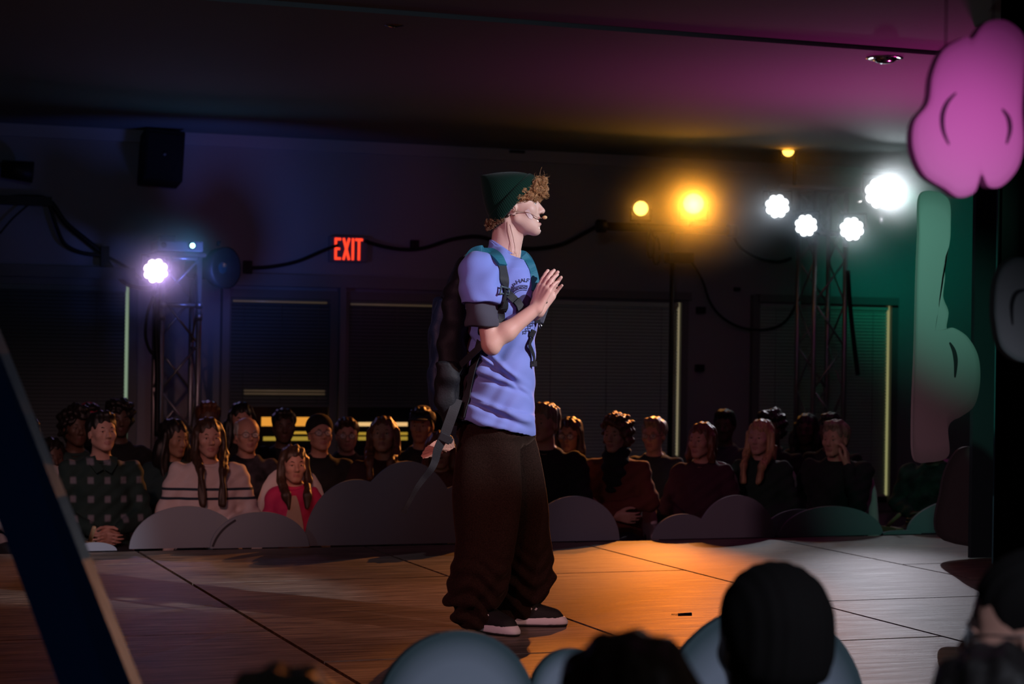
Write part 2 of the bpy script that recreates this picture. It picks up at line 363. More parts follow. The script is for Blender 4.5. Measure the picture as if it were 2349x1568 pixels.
# windows: frame, dark pane, blind, emissive strip imitating outside light at its edge
def blind_mat(name, col): return mat(name, col, 0.45, spec=.3)
def window(name, px0, px1, pyt, zb, blind_z, slit, col, glow, gs, blind=True, frame_w=.07, headgap=0.0, slat=.030, tilt=60, trims=True):
    a = on_y(px0, pyt, WALL_Y - .04); b = on_y(px1, pyt, WALL_Y - .04); zt = (a.z + b.z) / 2
    x0, x1 = a.x, b.x; w = x1 - x0; cx = (x0 + x1) / 2
    t = empty(name, (cx, WALL_Y, 0)); tag(t, kind='structure')
    fr = MB(); hw = w / 2
    fr.box((-hw - frame_w / 2, -.03, (zt + zb) / 2), (frame_w, .06, zt - zb + 2 * frame_w)).box((hw + frame_w / 2, -.03, (zt + zb) / 2), (frame_w, .06, zt - zb + 2 * frame_w))
    fr.box((0, -.03, zt + frame_w / 2), (w, .06, frame_w)).box((0, -.03, zb - frame_w / 2), (w, .06, frame_w))
    fr.build('window_frame', M_frame, t)
    MB().box((0, -.006, (zt + zb) / 2), (w, .008, zt - zb)).build('pane', mat('pane_' + name, (0.02, 0.025, 0.03), 0.1), t)
    if slit: MB().box((hw - slit / 2, -.012, (zt + blind_z) / 2), (slit, .006, zt - blind_z)).build('lit_gap', mat('gap_' + name, (0.03, 0.035, 0.04), 0.3, emit=glow, estr=gs), t)
    if blind:
        bl = MB(); R = Matrix.Rotation(math.radians(tilt), 3, 'X'); z = zt - .05 - headgap
        xl, xr = -hw + .004, hw - slit
        bl.box(((xl + xr) / 2, -.04, zt - .022 - headgap), (xr - xl, .035, .04))
        while z > blind_z:
            bl.box(((xl + xr) / 2, -.036, z), (xr - xl, slat * 1.02, .0012), R); z -= slat
        bl.box(((xl + xr) / 2, -.036, blind_z), (xr - xl, .028, .018))
        bl.build('blind', col, t)
        c = MB()
        for q in (.12, .5, .88): c.tube([(lerp(xl, xr, q), -.053, zt - .05 - headgap), (lerp(xl, xr, q), -.053, blind_z)], .0018, 5)
        c.build('blind_cord', M_frame, t)
    return t
B1 = mat('blind_slats', (0.16, 0.19, 0.19), 0.4, spec=.4)
window('window_1', -260, 297, 650, .75, .80, .028, B1, (0.45, 0.62, 0.42), .42)
window('window_2', 530, 757, 684, .12, 1.235, .0, B1, (1.0, 0.42, 0.05), .0, headgap=.0)
window('window_3', 800, 1020, 690, .12, 1.235, .0, B1, (1.0, 0.42, 0.05), .0)
B2 = mat('green_lit_slats', (0.58, 0.75, 0.66), 0.4, spec=.4)  # same blinds, paler and greener: green light put into their colour
window('window_4', 1222, 1562, 690, .75, .80, .026, B2, (0.62, 0.52, 0.30), .38)
window('window_5', 1742, 2044, 698, .35, .42, .036, B2, (0.62, 0.60, 0.25), .42)
# lit outdoor bands seen below the raised blinds of the two glazed doors
def band(px0, px1, py0, py1, col, s, label):
    a = on_y(px0, py0, WALL_Y - .018); b = on_y(px1, py1, WALL_Y - .018)
    o = MB().box(((a.x + b.x) / 2, WALL_Y - .016, (a.z + b.z) / 2), (b.x - a.x, .004, a.z - b.z)).build('lit_pane_strip', mat('lit_' + label.split()[0] + str(round(s, 2)), (0.05, 0.04, 0.03), 0.3, emit=col, estr=s))
    return tag(o, label, 'window light', 'street light showing in the glazed doors')
band(600, 745, 956, 977, (1.0, 0.40, 0.05), .75, 'orange lit wide strip of glass under the raised blind of left door')
band(668, 746, 989, 995, (1.0, 0.55, 0.06), .45, 'thin yellow lit strip of glass beneath the wide orange strip')
band(604, 746, 1001, 1010, (0.9, 0.60, 0.08), .35, 'dull yellow lit strip, lowest in the left glazed door')
band(822, 935, 968, 977, (1.0, 0.62, 0.25), .8, 'pale orange lit strip of glass under the raised blind of right door')
band(822, 935, 991, 997, (0.9, 0.55, 0.06), .4, 'thin yellow lit strip beneath the pale one of right door')
band(822, 935, 1001, 1009, (0.9, 0.62, 0.08), .35, 'dull yellow lit strip, lowest in the right glazed door')
def rail(px0, px1, py0, py1, label):
    a = on_y(px0, py0, WALL_Y - .07); b = on_y(px1, py1, WALL_Y - .07); z = (a.z + b.z) / 2
    o = MB().tube([(a.x, WALL_Y - .068, z), (b.x, WALL_Y - .068, z)], .008, 8).build('blind_rail', mat('glow_rail', (0.6, 0.52, 0.40), 0.3, .3, emit=(0.8, 0.55, 0.3), estr=.045))  # slight emission stands in for light caught on the rail
    tag(o, label, 'rail', 'metal rails across the glazed doors')
rail(535, 750, 689, 695, 'thin pale rail across the head of the left door blind')
rail(805, 1002, 697, 702, 'thin pale rail across the head of the right door blind')
rail(560, 745, 894, 898, 'upper thin pale bar low on the left door blind')
rail(560, 745, 901, 905, 'lower thin pale bar low on the left door blind')
# door casing around the pair
a = on_y(520, 645, WALL_Y); b = on_y(1040, 665, WALL_Y); zc = (a.z + b.z) / 2
dc = MB(); dc.box(((a.x + b.x) / 2, WALL_Y - .05, zc + .03), (b.x - a.x + .1, .10, .10))
m1 = on_y(778, 800, WALL_Y).x
dc.box((m1, WALL_Y - .055, zc / 2), (.05, .11, zc)).box((a.x - .02, WALL_Y - .05, zc / 2), (.06, .10, zc)).box((b.x, WALL_Y - .05, zc / 2), (.08, .10, zc))
tag(dc.build('door_1', mat('door_casing', (0.30, 0.31, 0.33), 0.5)), kind='structure')
a = on_y(-200, 628, WALL_Y); b = on_y(305, 634, WALL_Y)
tag(MB().box(((a.x + b.x) / 2, WALL_Y - .06, b.z + .02), (b.x - a.x, .12, .09)).build('trim_2', M_frame), kind='structure')
a = on_y(1225, 674, WALL_Y); b = on_y(1576, 680, WALL_Y)
tag(MB().box(((a.x + b.x) / 2, WALL_Y - .05, b.z + .0), (b.x - a.x, .10, .07)).build('trim_3', M_frame), kind='structure')
a = on_y(1732, 684, WALL_Y); b = on_y(2050, 692, WALL_Y)
tag(MB().box(((a.x + b.x) / 2, WALL_Y - .05, b.z + .0), (b.x - a.x, .10, .07)).build('trim_4', M_frame), kind='structure')
# ------------------------------------------------------------------ stage
def deck_mat():
    m = bpy.data.materials.new('worn_painted_plywood'); m.use_nodes = True; nt = m.node_tree; N = nt.nodes; L = nt.links; p = N['Principled BSDF']
    tc = N.new('ShaderNodeTexCoord'); geo = N.new('ShaderNodeNewGeometry')
    def noise(scale, sx, sy, det=6, rough=.6):
        mp = N.new('ShaderNodeMapping'); mp.inputs['Scale'].default_value = (sx, sy, 1); L.new(geo.outputs['Position'], mp.inputs[0])
        n = N.new('ShaderNodeTexNoise'); n.inputs['Scale'].default_value = scale; n.inputs['Detail'].default_value = det; n.inputs['Roughness'].default_value = rough
        L.new(mp.outputs[0], n.inputs[0]); return n
    g = noise(3.0, 1.0, 11, 8, .72); s = noise(.9, 1, 1.6, 4); sc = noise(7, .55, 6, 3, .5)
    r1 = N.new('ShaderNodeValToRGB'); r1.color_ramp.elements[0].position = .36; r1.color_ramp.elements[0].color = (.045, .033, .028, 1); r1.color_ramp.elements[1].position = .70; r1.color_ramp.elements[1].color = (.42, .35, .29, 1)
    L.new(g.outputs['Fac'], r1.inputs[0])
    r2 = N.new('ShaderNodeValToRGB'); r2.color_ramp.elements[0].position = .35; r2.color_ramp.elements[0].color = (.62, .60, .58, 1); r2.color_ramp.elements[1].position = .65; r2.color_ramp.elements[1].color = (1.1, 1.08, 1.05, 1)
    L.new(s.outputs['Fac'], r2.inputs[0])
    mx = N.new('ShaderNodeMix'); mx.data_type = 'RGBA'; mx.blend_type = 'MULTIPLY'; mx.inputs[0].default_value = 1
    L.new(r1.outputs[0], mx.inputs[6]); L.new(r2.outputs[0], mx.inputs[7])
    # chips where the pale wood shows
    r3 = N.new('ShaderNodeValToRGB'); r3.color_ramp.elements[0].position = .735; r3.color_ramp.elements[1].position = .76
    L.new(sc.outputs['Fac'], r3.inputs[0])
    m2 = N.new('ShaderNodeMix'); m2.data_type = 'RGBA'; L.new(r3.outputs[0], m2.inputs[0]); L.new(mx.outputs[2], m2.inputs[6]); m2.inputs[7].default_value = (.62, .48, .36, 1)
    L.new(m2.outputs[2], p.inputs['Base Color'])
    rr = N.new('ShaderNodeMapRange'); rr.inputs['To Min'].default_value = .34; rr.inputs['To Max'].default_value = .62; L.new(g.outputs['Fac'], rr.inputs[0]); L.new(rr.outputs[0], p.inputs['Roughness'])
    b = N.new('ShaderNodeBump'); b.inputs['Strength'].default_value = .5; b.inputs['Distance'].default_value = .003; L.new(g.outputs['Fac'], b.inputs['Height']); L.new(b.outputs[0], p.inputs['Normal'])
    p.inputs['Specular IOR Level'].default_value = .35
    return m
MD = deck_mat()
SX0, SX1 = -3.2, 9.1
st = tag(empty('stage', (3.0, 7.1, 0)), 'low plywood thrust stage of worn brown sheets with black skirt', 'stage')
def sl(x, y, z): return (x - 3.0, y - 7.1, z)
MB().box(sl((SX0 + SX1) / 2, (EDGE_NEAR + EDGE_FAR) / 2, .31), (SX1 - SX0, EDGE_FAR - EDGE_NEAR, .62)).build('riser', mat('stage_black_skirt', (0.01, 0.01, 0.012), .8), st)
xs = [1.77 + 1.24 * k for k in range(-4, 7)]
cols = [SX0] + [x for x in xs if SX0 < x < SX1] + [SX1]
n_seam = 0
for i in range(len(cols) - 1):
    x0, x1 = cols[i], cols[i + 1]; mid = (x0 + x1) / 2
    ys = [9.03, 6.68, 4.3] if mid < 4.26 else ([7.76, 5.35] if mid < 5.6 else [9.03, 6.6])
    if mid < 1.77 and mid > .6: ys = [9.9, 7.45, 5.0]
    ys = [EDGE_NEAR] + sorted(y for y in ys if EDGE_NEAR < y < EDGE_FAR) + [EDGE_FAR]
    for j in range(len(ys) - 1):
        g = .009
        o = MB().box(sl(mid, (ys[j] + ys[j + 1]) / 2, .6355), (x1 - x0 - 2 * g, ys[j + 1] - ys[j] - 2 * g, .029)).build('deck_sheet', MD, st)
MB().box(sl((SX0 + SX1) / 2, EDGE_FAR + .02, .315), (SX1 - SX0, .04, .66)).build('edge_trim', mat('black_edge', (0.008, 0.008, 0.01), .7), st)
o = MB().tube([on_z(1556, 1408, STAGE_Z + .004), on_z(1586, 1407, STAGE_Z + .004)], [.004, .006], 8); o.tube([on_z(1540, 1408, STAGE_Z + .003), on_z(1557, 1408, STAGE_Z + .003)], .0015, 6)
tag(o.build('pen', M_black), 'small black pen lying on the orange lit floor', 'pen')
# ------------------------------------------------------------------ cloud cut-outs along the far edge
M_cloud = mat('white_cloud_paint', (0.26, 0.30, 0.36), .8, bump=.05, bscale=30)
M_ink = mat('dark_brush_line', (0.05, 0.05, 0.06), .8)
def outline_top(lobes, y, n=90):
    """lobes: (px centre, py top, half width px, py of the bottom)"""
    L_ = []
    for pc, pt, hw in lobes:
        c = on_y(pc, pt, y); e = on_y(pc + hw, pt, y); L_.append((c.x, c.z - STAGE_Z + .0, e.x - c.x))
    x0 = min(c - r for c, h, r in L_); x1 = max(c + r for c, h, r in L_); out = []
    for i in range(n + 1):
        x = lerp(x0, x1, (1 - math.cos(math.pi * i / n)) / 2); z = max((h * math.sqrt(max(0, 1 - ((x - c) / r) ** 2)) if abs(x - c) < r else 0) for c, h, r in L_)
        out.append((x, z))
    return out, x0, x1
def cloud_board(lobes, y, label, ink=None, thick=.018, zb=STAGE_Z, group='white cloud boards on the far edge of the stage'):
    out, x0, x1 = outline_top(lobes, y); cx = (x0 + x1) / 2
    t = empty('cloud_cutout', (cx, y, zb)); tag(t, label, 'cloud cutout', group)
    m = MB(); k = len(out); vs = []
    for x, z in out: vs += [(x - cx, -thick / 2, 0), (x - cx, -thick / 2, max(z, .001)), (x - cx, thick / 2, max(z, .001)), (x - cx, thick / 2, 0)]
    fs = []
    for i in range(k - 1):
        for q in range(4): fs.append((i * 4 + q, i * 4 + (q + 1) % 4, (i + 1) * 4 + (q + 1) % 4, (i + 1) * 4 + q))
    fs += [(0, 1, 2, 3), ((k - 1) * 4 + 3, (k - 1) * 4 + 2, (k - 1) * 4 + 1, (k - 1) * 4)]
    m.add(vs, fs); b = m.build('board', M_cloud, t)
    br = MB(); br.box((0, .10, .02), (.05, .18, .03)); br.tube([(0, .18, .02), (0, .012, .12)], .012, 6); br.build('brace', mat('raw_wood', (0.25, 0.16, 0.09), .7), t)
    if ink:
        pts = [on_y(px, py, y) for px, py in ink]; pts = [(p.x - cx, -thick / 2 - .0005, p.z - zb) for p in pts]
        MB().ribbon(smooth_path(pts, 6), Vector((0, -1, 0)), .012, .001).build('painted_line', M_ink, t)
    return t
YF = EDGE_FAR + .06
cloud_board([(216, 1243, 52)], YF, 'small low white cloud lobe beside the leaning blue plank')
cloud_board([(428, 1160, 128)], YF + .06, 'wide round grey-white cloud in front of the woman in the cream sweater')
cloud_board([(597, 1173, 112)], YF, 'round grey-white cloud below the girl in pink, overlapping the wider cloud', ink=[(487, 1253), (495, 1235), (507, 1218), (522, 1204), (540, 1192)])
cloud_board([(818, 1099, 116), (935, 1057, 122), (1060, 1110, 88)], YF + .03, 'largest cloud cutout with two humps left of the performer')
cloud_board([(1318, 1137, 103), (1215, 1160, 80)], YF, 'grey cloud cutout with one hump just right of the performer')
cloud_board([(1566, 1178, 68), (1690, 1135, 87)], YF, 'cloud cutout with a small and a big hump below the woman in pink lit coat')
cloud_board([(1835, 1167, 85)], YF + .08, 'half hidden cloud lobe below the blonde woman')
cloud_board([(1908, 1160, 117)], YF, 'dark grey round cloud below the man with hand on cheek')
cloud_board([(2066, 1215, 46)], YF, 'tiny dark cloud lobe right of the round dark cloud')
cloud_board([(2230, 1140, 145), (2400, 1060, 140)], YF + .05, 'dark broad cloud cutout rising at the right edge')
# ------------------------------------------------------------------ cloud cut-outs with painted rims on the near edge
def attr_mat(name, rough=.8):
    m = bpy.data.materials.new(name); m.use_nodes = True; N = m.node_tree.nodes; a = N.new('ShaderNodeAttribute'); a.attribute_name = 'paint'
    m.node_tree.links.new(a.outputs['Color'], N['Principled BSDF'].inputs['Base Color']); N['Principled BSDF'].inputs['Roughness'].default_value = rough
    return m
M_rim = attr_mat('airbrushed_cloud_paint')
def rim_board(name, outline, centre, base, thick, label, cat, rim, inner, M=M_rim, fr=((0, 0), (.045, .0), (.16, .45), (.32, .9), (.6, 1), (1, 1)), normal=(0, -1, 0), parent=None):
    """outline: list of 3-D points; rings shrink towards centre; paint goes from rim colour to inner colour"""
    n = len(outline); C = Vector(centre); nn = Vector(normal).normalized(); vs = []; cols_ = []; fs = []
    B_ = Vector(base)
    for t, c in fr[:-1]:
        for p in outline: vs.append(Vector(p).lerp(C, t) - B_); cols_.append([lerp(rim[i], inner[i], c) for i in range(3)])
    vs.append(C - B_); cols_.append(inner); R = len(fr) - 1
    for r in range(R - 1):
        for i in range(n): fs.append((r * n + i, r * n + (i + 1) % n, (r + 1) * n + (i + 1) % n, (r + 1) * n + i))
    for i in range(n): fs.append(((R - 1) * n + i, (R - 1) * n + (i + 1) % n, R * n))
    o0 = len(vs)
    for p in outline: vs.append(Vector(p) - B_ - nn * thick); cols_.append(rim)
    vs.append(C - B_ - nn * thick); cols_.append(rim)
    for i in range(n): fs.append(((i + 1) % n, i, o0 + i, o0 + (i + 1) % n)); fs.append((o0 + (i + 1) % n, o0 + i, o0 + n))
    me = bpy.data.meshes.new(name); me.from_pydata([tuple(v) for v in vs], [], fs); me.update()
    ca = me.color_attributes.new('paint', 'FLOAT_COLOR', 'POINT')
    for i, c in enumerate(cols_): ca.data[i].color = (*c, 1)
    bm = bmesh.new(); bm.from_mesh(me); bmesh.ops.recalc_face_normals(bm, faces=bm.faces); bm.to_mesh(me); bm.free()
    o = link(name, me, M, parent, () if parent else B_) if not parent else link(name, me, M, parent)
    if label: tag(o, label, cat)
    return o
def near_cloud(pc, pt, hw, y, label, rt=0):
    c = on_y(pc, pt, y); e = on_y(pc + hw, pt, y); r = e.x - c.x; h = c.z - STAGE_Z; cz = c.z - r; pts = []
    for i in range(31): t = math.pi * (i / 30 * 1.1 - .05); pts.append((c.x + r * math.cos(t), y, cz + r * math.sin(t)))
    pts = [(c.x + r * 1.25, y, STAGE_Z), (c.x + r * 1.2, y, STAGE_Z + (cz - STAGE_Z) * .5)] + pts + [(c.x - r * 1.2, y, STAGE_Z + (cz - STAGE_Z) * .5), (c.x - r * 1.25, y, STAGE_Z)]
    o = rim_board('foreground_cloud_cutout', pts, (c.x, y, cz - r * .2), (c.x, y, STAGE_Z), .02, label, 'cloud cutout', (.06, .10, .115), (.30, .34, .42))
    o['group'] = 'painted cloud boards on the near edge of the stage'
    return o
near_cloud(1052, 1446, 180, EDGE_NEAR + .06, "large blurred cloud board below the performer's shoes")
near_cloud(1312, 1487, 90, EDGE_NEAR + .10, 'small blurred cloud board between two bigger near clouds')
near_cloud(1755, 1388, 236, EDGE_NEAR + .06, 'biggest blurred near cloud behind the dark round head')
# ------------------------------------------------------------------ painted scenery at stage right (right edge of the photo)
def closed(pts2, dist=None, y=None, per=7):
    P3 = [on_y(px, py, y) for px, py in pts2]; out = []; n = len(P3)
    for i in range(n):
        p0, p1, p2, p3 = P3[i - 1], P3[i], P3[(i + 1) % n], P3[(i + 2) % n]
        for k in range(per):
            t = k / per; out.append(0.5 * ((2 * p1) + (p2 - p0) * t + (2 * p0 - 5 * p1 + 4 * p2 - p3) * t * t + (3 * p1 - p0 - 3 * p2 + p3) * t ** 3))
    return out
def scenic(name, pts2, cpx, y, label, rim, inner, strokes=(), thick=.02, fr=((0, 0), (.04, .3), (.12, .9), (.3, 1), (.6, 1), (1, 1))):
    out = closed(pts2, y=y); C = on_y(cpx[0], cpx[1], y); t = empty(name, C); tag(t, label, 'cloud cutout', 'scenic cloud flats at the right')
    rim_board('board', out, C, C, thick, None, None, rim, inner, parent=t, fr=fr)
    for s_ in strokes:
        sp = smooth_path([on_y(px, py, y) - C + Vector((0, -.001, 0)) for px, py in s_], 5); m_ = len(sp)
        MB().ribbon(sp, Vector((0, -1, 0)), [(.003 + .007 * math.sin(math.pi * i / (m_ - 1))) * y / 3.4 for i in range(m_)], .001).build('painted_line', M_ink, t)
    return t
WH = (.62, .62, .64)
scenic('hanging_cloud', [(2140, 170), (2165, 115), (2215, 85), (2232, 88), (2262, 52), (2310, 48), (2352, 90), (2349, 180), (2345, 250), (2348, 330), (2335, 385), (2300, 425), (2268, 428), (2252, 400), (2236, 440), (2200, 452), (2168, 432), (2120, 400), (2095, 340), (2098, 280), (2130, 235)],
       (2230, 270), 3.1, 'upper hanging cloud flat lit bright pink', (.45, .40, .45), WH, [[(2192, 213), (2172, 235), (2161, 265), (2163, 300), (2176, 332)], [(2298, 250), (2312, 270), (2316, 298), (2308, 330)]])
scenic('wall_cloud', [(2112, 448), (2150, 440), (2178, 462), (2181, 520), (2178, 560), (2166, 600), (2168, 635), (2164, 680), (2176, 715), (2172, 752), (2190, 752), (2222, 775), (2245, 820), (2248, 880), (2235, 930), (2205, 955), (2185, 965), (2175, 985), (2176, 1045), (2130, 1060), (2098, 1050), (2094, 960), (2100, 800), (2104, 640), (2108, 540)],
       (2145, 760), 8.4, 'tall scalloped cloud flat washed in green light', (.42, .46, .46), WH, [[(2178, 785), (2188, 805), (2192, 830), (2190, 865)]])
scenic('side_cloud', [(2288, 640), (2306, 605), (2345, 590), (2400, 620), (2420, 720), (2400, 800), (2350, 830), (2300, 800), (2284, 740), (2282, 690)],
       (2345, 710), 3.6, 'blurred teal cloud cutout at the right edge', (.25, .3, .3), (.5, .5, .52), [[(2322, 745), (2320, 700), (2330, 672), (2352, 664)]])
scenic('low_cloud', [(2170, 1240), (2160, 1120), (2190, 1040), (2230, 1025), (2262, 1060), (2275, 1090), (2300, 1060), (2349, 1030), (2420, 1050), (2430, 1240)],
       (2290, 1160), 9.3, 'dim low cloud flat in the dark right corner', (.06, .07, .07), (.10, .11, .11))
for nm, xs_ in (('hanging_cloud', (-.05, .05)), ('side_cloud', (0.0,))):
    c_ = bpy.data.objects[nm]
    for k, dx in enumerate(xs_):
        MB().tube([(dx, .012, .10), (dx, .012, CEIL_Z + .02 - c_.location.z)], .0015, 5).build('suspension_wire', M_black, c_)
# dark teal masking flat behind the scenic clouds
a = on_y(2172, 800, 8.9); b = on_y(2420, 800, 8.9)
tag(MB().box((a.x + .55, 8.9, (CEIL_Z + STAGE_Z) / 2), (.5, .03, CEIL_Z - STAGE_Z - .01)).build('masking_flat', mat('teal_flat_paint', (0.05, 0.22, 0.24), .7)), 'dark teal painted masking flat behind the scalloped cloud', 'flat')
tag(MB().box((a.x + .70, 9.2, (CEIL_Z + STAGE_Z) / 2), (.7, .03, CEIL_Z - STAGE_Z - .01)).build('masking_flat', mat('dark_flat_paint', (0.02, 0.05, 0.055), .7)), 'near-black masking flat at the right end of the stage', 'flat')
m = MB(); x0 = on_y(2288, 800, 7.8).x; n = 60; vs = []; fs = []
for i in range(n + 1):
    x = x0 + i * .03; y = 7.8 + .04 * math.sin(i * 1.1) + .02 * math.sin(i * 2.7); vs += [(x, y, STAGE_Z), (x, y, CEIL_Z + .05), (x, y + .01, CEIL_Z + .05), (x, y + .01, STAGE_Z)]
for i in range(n):
    for q in range(4): fs.append((i * 4 + q, i * 4 + (q + 1) % 4, i * 4 + 4 + (q + 1) % 4, i * 4 + 4 + q))
fs += [(0, 1, 2, 3), (n * 4 + 3, n * 4 + 2, n * 4 + 1, n * 4)]
m.add(vs, fs, True)
tag(m.build('drape', mat('black_drape', (0.006, 0.009, 0.01), .95)), 'black pleated drape at the far right of the stage', 'curtain')
# leaning blue plank in the lower left
def P4(px, py, d): return on_d(px, py, d)
pl = MB(); q = [P4(-30, 735, 3.9), P4(318, 1610, 3.35), P4(150, 1612, 3.35), P4(-130, 845, 3.9)]
nrm = (q[1] - q[0]).cross(q[3] - q[0]).normalized(); nrm = nrm if nrm.y < 0 else -nrm
vs = q + [p - nrm * .038 for p in q]
pl.add(vs, [(0, 1, 2, 3), (4, 7, 6, 5), (0, 4, 5, 1), (1, 5, 6, 2), (2, 6, 7, 3), (3, 7, 4, 0)])
base = (q[1] + q[2]) / 2
# carry the plank down to the house floor and up past the frame edge as one board
dirn = (q[1] - q[0]).normalized(); dn2 = (q[2] - q[3]).normalized(); ext = q[1].z / -dirn.z
low = [q[1] + dirn * ext, q[2] + dn2 * (q[2].z / -dn2.z)]
pl = MB(); q = [q[0], low[0], low[1], q[3]]; vs = q + [p - nrm * .038 for p in q]
bs = Vector(((q[1].x + q[2].x) / 2, (q[1].y + q[2].y) / 2, 0))
t = tag(empty('leaning_plank', bs), 'dark blue painted plank leaning in the lower left foreground', 'plank')
pl.add([v - bs for v in vs], [(0, 1, 2, 3), (4, 7, 6, 5), (0, 4, 5, 1), (1, 5, 6, 2), (2, 6, 7, 3), (3, 7, 4, 0)])
pl.build('board', mat('navy_paint', (0.04, 0.17, 0.42), .55, bump=.2, bscale=30), t)
for px, py in ((23, 957), (133, 1234), (30, 1030), (245, 1510)):
    p = ray(px, py); tt = (q[0] - CAM).dot(nrm) / p.dot(nrm); c = CAM + p * tt - bs
    MB().cyl(c - nrm * .002, c + nrm * .003, .007).build('screw', M_black, t)
# ------------------------------------------------------------------ wall and ceiling fittings
def wallp(px, py, off=.0): p = on_y(px, py, WALL_Y - off); return p
a = wallp(372, 362, .25)
t = tag(empty('wall_speaker', (a.x, WALL_Y, a.z), .0), 'black box loudspeaker hung high on the wall above the left truss', 'speaker')
R = Matrix.Rotation(math.radians(-8), 3, 'X') @ Matrix.Rotation(math.radians(4), 3, 'Y')
o = MB().box((0, -.22, 0), (.32, .26, .42), R).build('cabinet', mat('speaker_black', (0.008, 0.008, 0.009), .6), t); bevel(o, .012)
MB().box((0, -.355, 0), (.28, .006, .38), R).build('grille', mat('grille_black', (0.01, 0.01, 0.012), .8), t)
MB().box((0, -.04, .0), (.06, .08, .12)).box((0, -.10, 0), (.03, .10, .03)).build('bracket', M_black, t)
MB().cyl((0, -.362, .02), (0, -.366, .02), .012).build('badge', mat('badge_grey', (.2, .22, .22), .4), t)
a = wallp(40, 388, .2); t = tag(empty('wall_fixture', (a.x, WALL_Y, a.z)), 'dark can light on the wall at far left', 'light fixture')
MB().cyl((-.12, -.18, 0), (.12, -.22, -.02), .07, .085).build('housing', M_black, t); MB().box((0, -.07, .0), (.05, .14, .05)).build('bracket', M_black, t)
# exit sign
a = wallp(757, 540, .06); b = wallp(843, 602, .06); t = tag(empty('exit_sign', ((a.x + b.x) / 2, WALL_Y, (a.z + b.z) / 2)), 'glowing red exit sign on the wall above the glazed doors', 'exit sign')
w, h = b.x - a.x, a.z - b.z
o = MB().box((0, -.03, 0), (w, .06, h)).build('housing', mat('exit_housing', (.30, .27, .30), .5), t); bevel(o, .008)
M_exit = mat('exit_red', (.3, .02, .01), .4, emit=(1.0, .05, .018), estr=1.5)
ls = MB(); lh = h * .84; st_ = w * .060; yy = -.062
def bar(x0, z0, x1, z1, s=None):
    s = s or st_; d = Vector((x1 - x0, 0, z1 - z0)); L_ = d.length; ang = math.atan2(d.x, d.z)
    ls.box(((x0 + x1) / 2, yy, (z0 + z1) / 2), (s, .004, L_), Matrix.Rotation(ang, 3, 'Y'))
X = -w * .375; H = lh / 2 - st_ / 2
for ch, wd in (('E', .165), ('X', .21), ('I', .052), ('T', .20)):
    wd *= w
    if ch == 'E':
        bar(X + st_ / 2, -lh / 2, X + st_ / 2, lh / 2)
        for z in (-H, 0, H): bar(X + st_ / 2, z, X + wd - (.008 if z == 0 else 0), z)
    if ch == 'X': bar(X + st_ / 2, -lh / 2, X + wd - st_ / 2, lh / 2); bar(X + st_ / 2, lh / 2, X + wd - st_ / 2, -lh / 2)
    if ch == 'I': bar(X + st_ / 2, -lh / 2, X + st_ / 2, lh / 2)
    if ch == 'T': bar(X, H, X + wd, H); bar(X + wd / 2, -lh / 2, X + wd / 2, lh / 2)
    X += wd + w * .038
ls.build('letters', M_exit, t)
# recessed ceiling lights (off): chrome cone and ring
for px, py, lab in ((905, 48, 'unlit recessed downlight above the left of the stage'), (2030, 132, 'unlit recessed downlight in the purple washed ceiling')):
    cz = CEIL_Z + (.025 if py < 60 else 0); p = on_z(px, py, cz); t = tag(empty('ceiling_downlight', (p.x, p.y, cz)), lab, 'ceiling light', 'recessed ceiling lights')
    MB().lathe([(.105, 0), (.108, -.006), (.085, -.008), (.08, 0.0)], (0, 0, 0), (0, 0, 1), 28).build('trim_ring', mat('chrome', (.7, .7, .72), .12, 1.0), t)
    MB().sphere((0, 0, -.004), .072, 16, (1, 1, .45)).build('reflector', mat('chrome', (.7,) * 3, .12, 1.0), t)
# small sockets on the wall
for px, py, w, h, lab in ((1608, 711, .08, .06, 'small black wall box level with the head of the right windows'), (1605, 843, .08, .06, 'small black wall box, lowest on the pier between windows'), (1691, 663, .05, .03, 'tiny dark plate left of the right window'), (951, 560, .07, .07, 'black cable connector between exit sign and performer')):
    a = wallp(px, py, .02); tag(MB().box((a.x, WALL_Y - .02, a.z), (w, .04, h)).build('wall_box', M_black), lab, 'box')
a = wallp(1183, 349, .02); tag(MB().box((a.x, WALL_Y - .05, a.z), (.13, .06, .02)).build('ceiling_clip', M_black), 'short dark bracket at the wall top above the green hat', 'bracket')
# cables
def cable(pts, r, lab, y=WALL_Y - .06, ys=None, grp='black cables slung along the wall'):
    P_ = [on_y(px, py, y) for px, py in pts]; b0 = P_[0]
    tag(MB().tube([p - b0 for p in smooth_path(P_, 6)], r, 7).build('cable', M_black, None, b0), lab, 'cable', grp)
cable([(0, 455), (60, 452), (112, 460), (150, 510), (195, 548), (238, 582)], .022, 'thick cable from the left edge down to the first connector')
cable([(112, 460), (130, 520), (150, 560), (190, 580), (238, 586)], .016, 'slack loop hanging under the thick left cable')
cable([(0, 535), (30, 500), (70, 465)], .008, 'thin cable rising from the left edge to the bracket')
cable([(240, 590), (262, 620), (285, 648), (320, 660), (350, 660)], .018, 'cable from the first connector to the glowing lamp')
cable([(240, 585), (290, 612), (325, 640)], .012, 'thinner cable beside the one to the glowing lamp')
cable([(575, 614), (620, 612), (680, 600), (740, 575), (775, 562)], .015, 'sagging cable between the round lamp and the exit sign')
cable([(835, 552), (880, 565), (930, 572), (975, 568), (1040, 548), (1095, 542), (1135, 552)], .016, 'sagging cable from the exit sign towards the performer')
cable([(1185, 568), (1230, 570), (1290, 560), (1340, 535), (1378, 514)], .017, 'cable from behind the performer up to the lamp bar')
cable([(1680, 540), (1700, 570), (1740, 592), (1785, 600), (1815, 592)], .014, 'cable from the lamp bar to the right truss')
